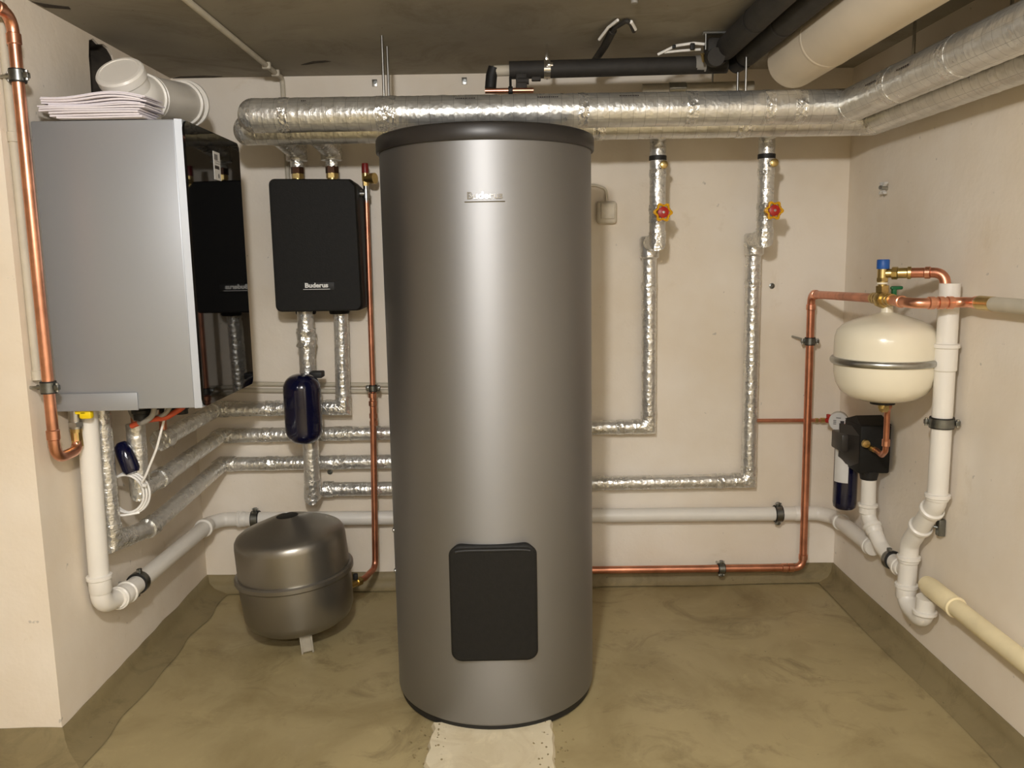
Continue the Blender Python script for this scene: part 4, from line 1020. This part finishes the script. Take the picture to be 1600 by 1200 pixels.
# pale pipes seen between foil pipe and ceiling
g = G(); g.tube([(0.48, 2.95, 1.818), (0.86, 2.95, 1.822)], 0.0165, 18)
t = tag(g.build('pale_pipe', PIPEG, origin=(0.6, 2.95, 1.82)), 'pale horizontal pipe below the black lagged pipe near the back wall', 'pipe')
g = G(); g.lathe([(0.0167, -0.03), (0.019, -0.028), (0.019, 0.028), (0.0167, 0.03)], (0.60, 2.95, 1.8193), (1, 0, 0), 18); g.build('sleeve', ZINC, t)
g = G(); rod(g, (0.72, 2.95, 1.83), (0.72, 2.95, ZC), 0.003); g.build('hanger_rod', ZINC, t)

# two black lagged pipes running towards the camera
for (x, z, r_, y1, nm) in ((0.673, 1.863, 0.034, 2.60, 'left'), (0.748, 1.853, 0.0345, 2.64, 'right')):
    t = thing('lagged_pipe', 'black lagged pipe running towards the camera beside the cream pipe, %s of the two' % nm, 'pipe', (x, 1.5, z), 'black lagged pipes under the ceiling')
    g = G(); g.tube([(x, y1, z), (x, -1.6, z)], r_, 24); g.build('lagging', LAGGING, t)
    g = G(); g.tube([(x - 0.004, y1 + 0.02, z - 0.006), (x - 0.02, 2.70, z - 0.012)], r_ * 0.9, 20); lab(g.build('elbow', BLACKR, t), 'black bend at the far end')
    for y in (2.30, 1.7): g = G(); collar(g, (x, y, z), (0, 1, 0), r_, 0.012, 0.0012, 24); g.build('tape_joint', BLACKR, t)
t = thing('pump', 'dark grey fitting block hanging where the black lagged pipes meet', 'fitting', (0.63, 2.62, 1.86))
g = G(); g.box((0.640, 2.61, 1.862), (0.055, 0.06, 0.062), 0.014); g.cyl((0.635, 2.60, 1.835), (0.635, 2.56, 1.83), 0.026, 18); g.build('housing', LAGGING, t)
g = G(); rod(g, (0.608, 2.58, 1.855), (0.608, 2.58, ZC), 0.0028); g.box((0.635, 2.58, ZC - 0.004), (0.075, 0.02, 0.005)); g.build('hanger', ZINC, t)
g = G(); g.cyl((0.606, 2.60, 1.825), (0.600, 2.585, 1.845), 0.0035, 8, 0.006); g.build('brass_vent', BRASS, t)
g = G()
g.tube([(0.48, 2.66, 1.862), (0.53, 2.64, 1.882), (0.58, 2.62, 1.884), (0.612, 2.61, 1.878)], 0.0042, 8, fil=0.04)
t = tag(g.build('cable', WCAB, origin=(0.55, 2.64, 1.87)), 'pale cable arching high above the black lagged pipe by the fitting block', 'cable', 'pale cables above the lagged pipe')
G().box((0.525, 2.638, 1.879), (0.010, 0.012, 0.010), 0.002).build('cable_clip', BLACKR, t); G().box((0.577, 2.62, 1.874), (0.014, 0.012, 0.02), 0.003).build('cable_clip', BLACKR, t)
g = G(); g.tube([(0.50, 2.66, 1.868), (0.55, 2.65, 1.870), (0.605, 2.63, 1.868)], 0.0038, 8, fil=0.04)
tag(g.build('cable', WCAB, origin=(0.55, 2.65, 1.868)), 'pale cable lying straight below the arched one on the black lagged pipe', 'cable', 'pale cables above the lagged pipe')

# cream jacketed big pipe
t = thing('jacketed_pipe', 'thick cream jacketed pipe running under the ceiling above the foil pipes', 'pipe', (0.81, 1.6, 1.80))
JX, JZ, JR = 0.862, 1.814, 0.0785
g = G(); g.tube([(JX, 2.545, JZ), (JX, -1.6, JZ)], JR, 40, 0.2); g.build('jacket', BIGW, t)
g = G(); g.lathe([(JR * math.cos(a) + 0.0003, 0.055 * math.sin(a)) for a in [PI / 2 * i / 8 for i in range(9)]], (JX, 2.5445, JZ), (0, 1, 0), 40); lab(g.build('end_cap', BIGW, t), 'rounded end of the jacket')
g = G(); collar(g, (JX, 2.28, JZ), (0, 1, 0), JR, 0.012, 0.001, 40); g.build('tape_joint', BIGW, t)
# dark strut on the ceiling on the right
g = G(); g.box((1.02, 2.28, ZC - 0.016), (0.17, 0.028, 0.014), 0.002)
t = tag(g.build('ceiling_bracket', BLACKR, origin=(1.02, 2.28, ZC)), 'short black bracket on the ceiling between the cream and foil pipes', 'bracket')
G().box((1.04, 2.38, ZC - 0.006), (0.16, 0.03, 0.012), 0.001).build('base_strip', PIPEG, t)

# cable sleeve on ceiling
t = thing('cable_bundle', 'dark sleeved cable bundle hanging from the ceiling with loose pale ends', 'cable', (0.31, 2.6, ZC))
g = G(); g.tube([(0.296, 2.78, 1.868), (0.312, 2.62, 1.878), (0.322, 2.50, 1.893)], 0.0115, 14, fil=0.1); g.build('sleeve', LAGGING, t)
g = G(); g.tube([(0.318, 2.53, 1.886), (0.325, 2.47, 1.892), (0.350, 2.42, 1.897), (0.362, 2.43, 1.892), (0.378, 2.47, 1.882)], 0.0062, 10, fil=0.03); g.build('cable', LAGGING, t)
g = G(); g.tube([(0.286, 2.53, 1.876), (0.305, 2.47, 1.893), (0.325, 2.42, 1.899)], 0.0042, 8, fil=0.03); g.build('pale_cable', WCAB, t); g = G(); g.tube([(0.362, 2.42, 1.894), (0.380, 2.46, 1.884)], 0.0050, 8); g.build('pale_cable', WCAB, t)
g = G(); g.cyl((0.345, 2.25, ZC - 0.012), (0.345, 2.25, ZC), 0.009, 10); g.build('ceiling_anchor', GREYH, t)

# wall fixings
for k, (x, z, nm) in enumerate(((-0.449, 1.878, 'nearer the hanger rods'), (-0.131, 1.880, 'above the tank'))):
    t = thing('wall_plug', 'tiny metal fixing plate high on the back wall, %s' % nm, 'fixing', (x, YB, z), 'metal fixing plates on the back wall')
    G().box((x, YB - 0.002, z), (0.018, 0.004, 0.024), 0.001).build('plate', ZINC, t)
    G().cyl((x + 0.002, YB - 0.010, z), (x + 0.002, YB - 0.003, z), 0.005, 8).build('bolt', DSTEEL, t)
t = thing('wall_anchor', 'small bent metal anchor sticking out of the right wall under the foil pipe', 'fixing', (XR, 2.767, 1.459))
g = G(); g.cyl((XR, 2.77, 1.459), (XR - 0.03, 2.755, 1.461), 0.007, 8); g.build('plug', ZINC, t)
g = G()
for dz, dy in ((0.014, 0.008), (0.012, -0.014), (-0.012, 0.010), (-0.013, -0.010)): g.box((XR - 0.016, 2.765 + dy, 1.459 + dz), (0.012, 0.016, 0.006), 0.001, (0.6 * (1 if dz * dy > 0 else -1), 0, 0))
g.build('prong', STICK, t)
for x, z, nm in ((0.984, 1.138, 'beside the right foil riser'), (-0.753, 0.430, 'left of the foil pipe below the navy vessel'), (-0.676, 0.466, 'right of the foil pipe below the navy vessel')):
    g = G(); g.lathe([(0.0095, 0), (0.0105, 0.002), (0.006, 0.0035), (0.0035, 0.001), (0, 0.001)], (x, YB, z), (0, -1, 0), 14)
    o = tag(g.build('wall_plug', DSTEEL, origin=(x, YB, z)), 'dark round dowel in the back wall %s' % nm, 'fixing', 'dowels in the back wall')
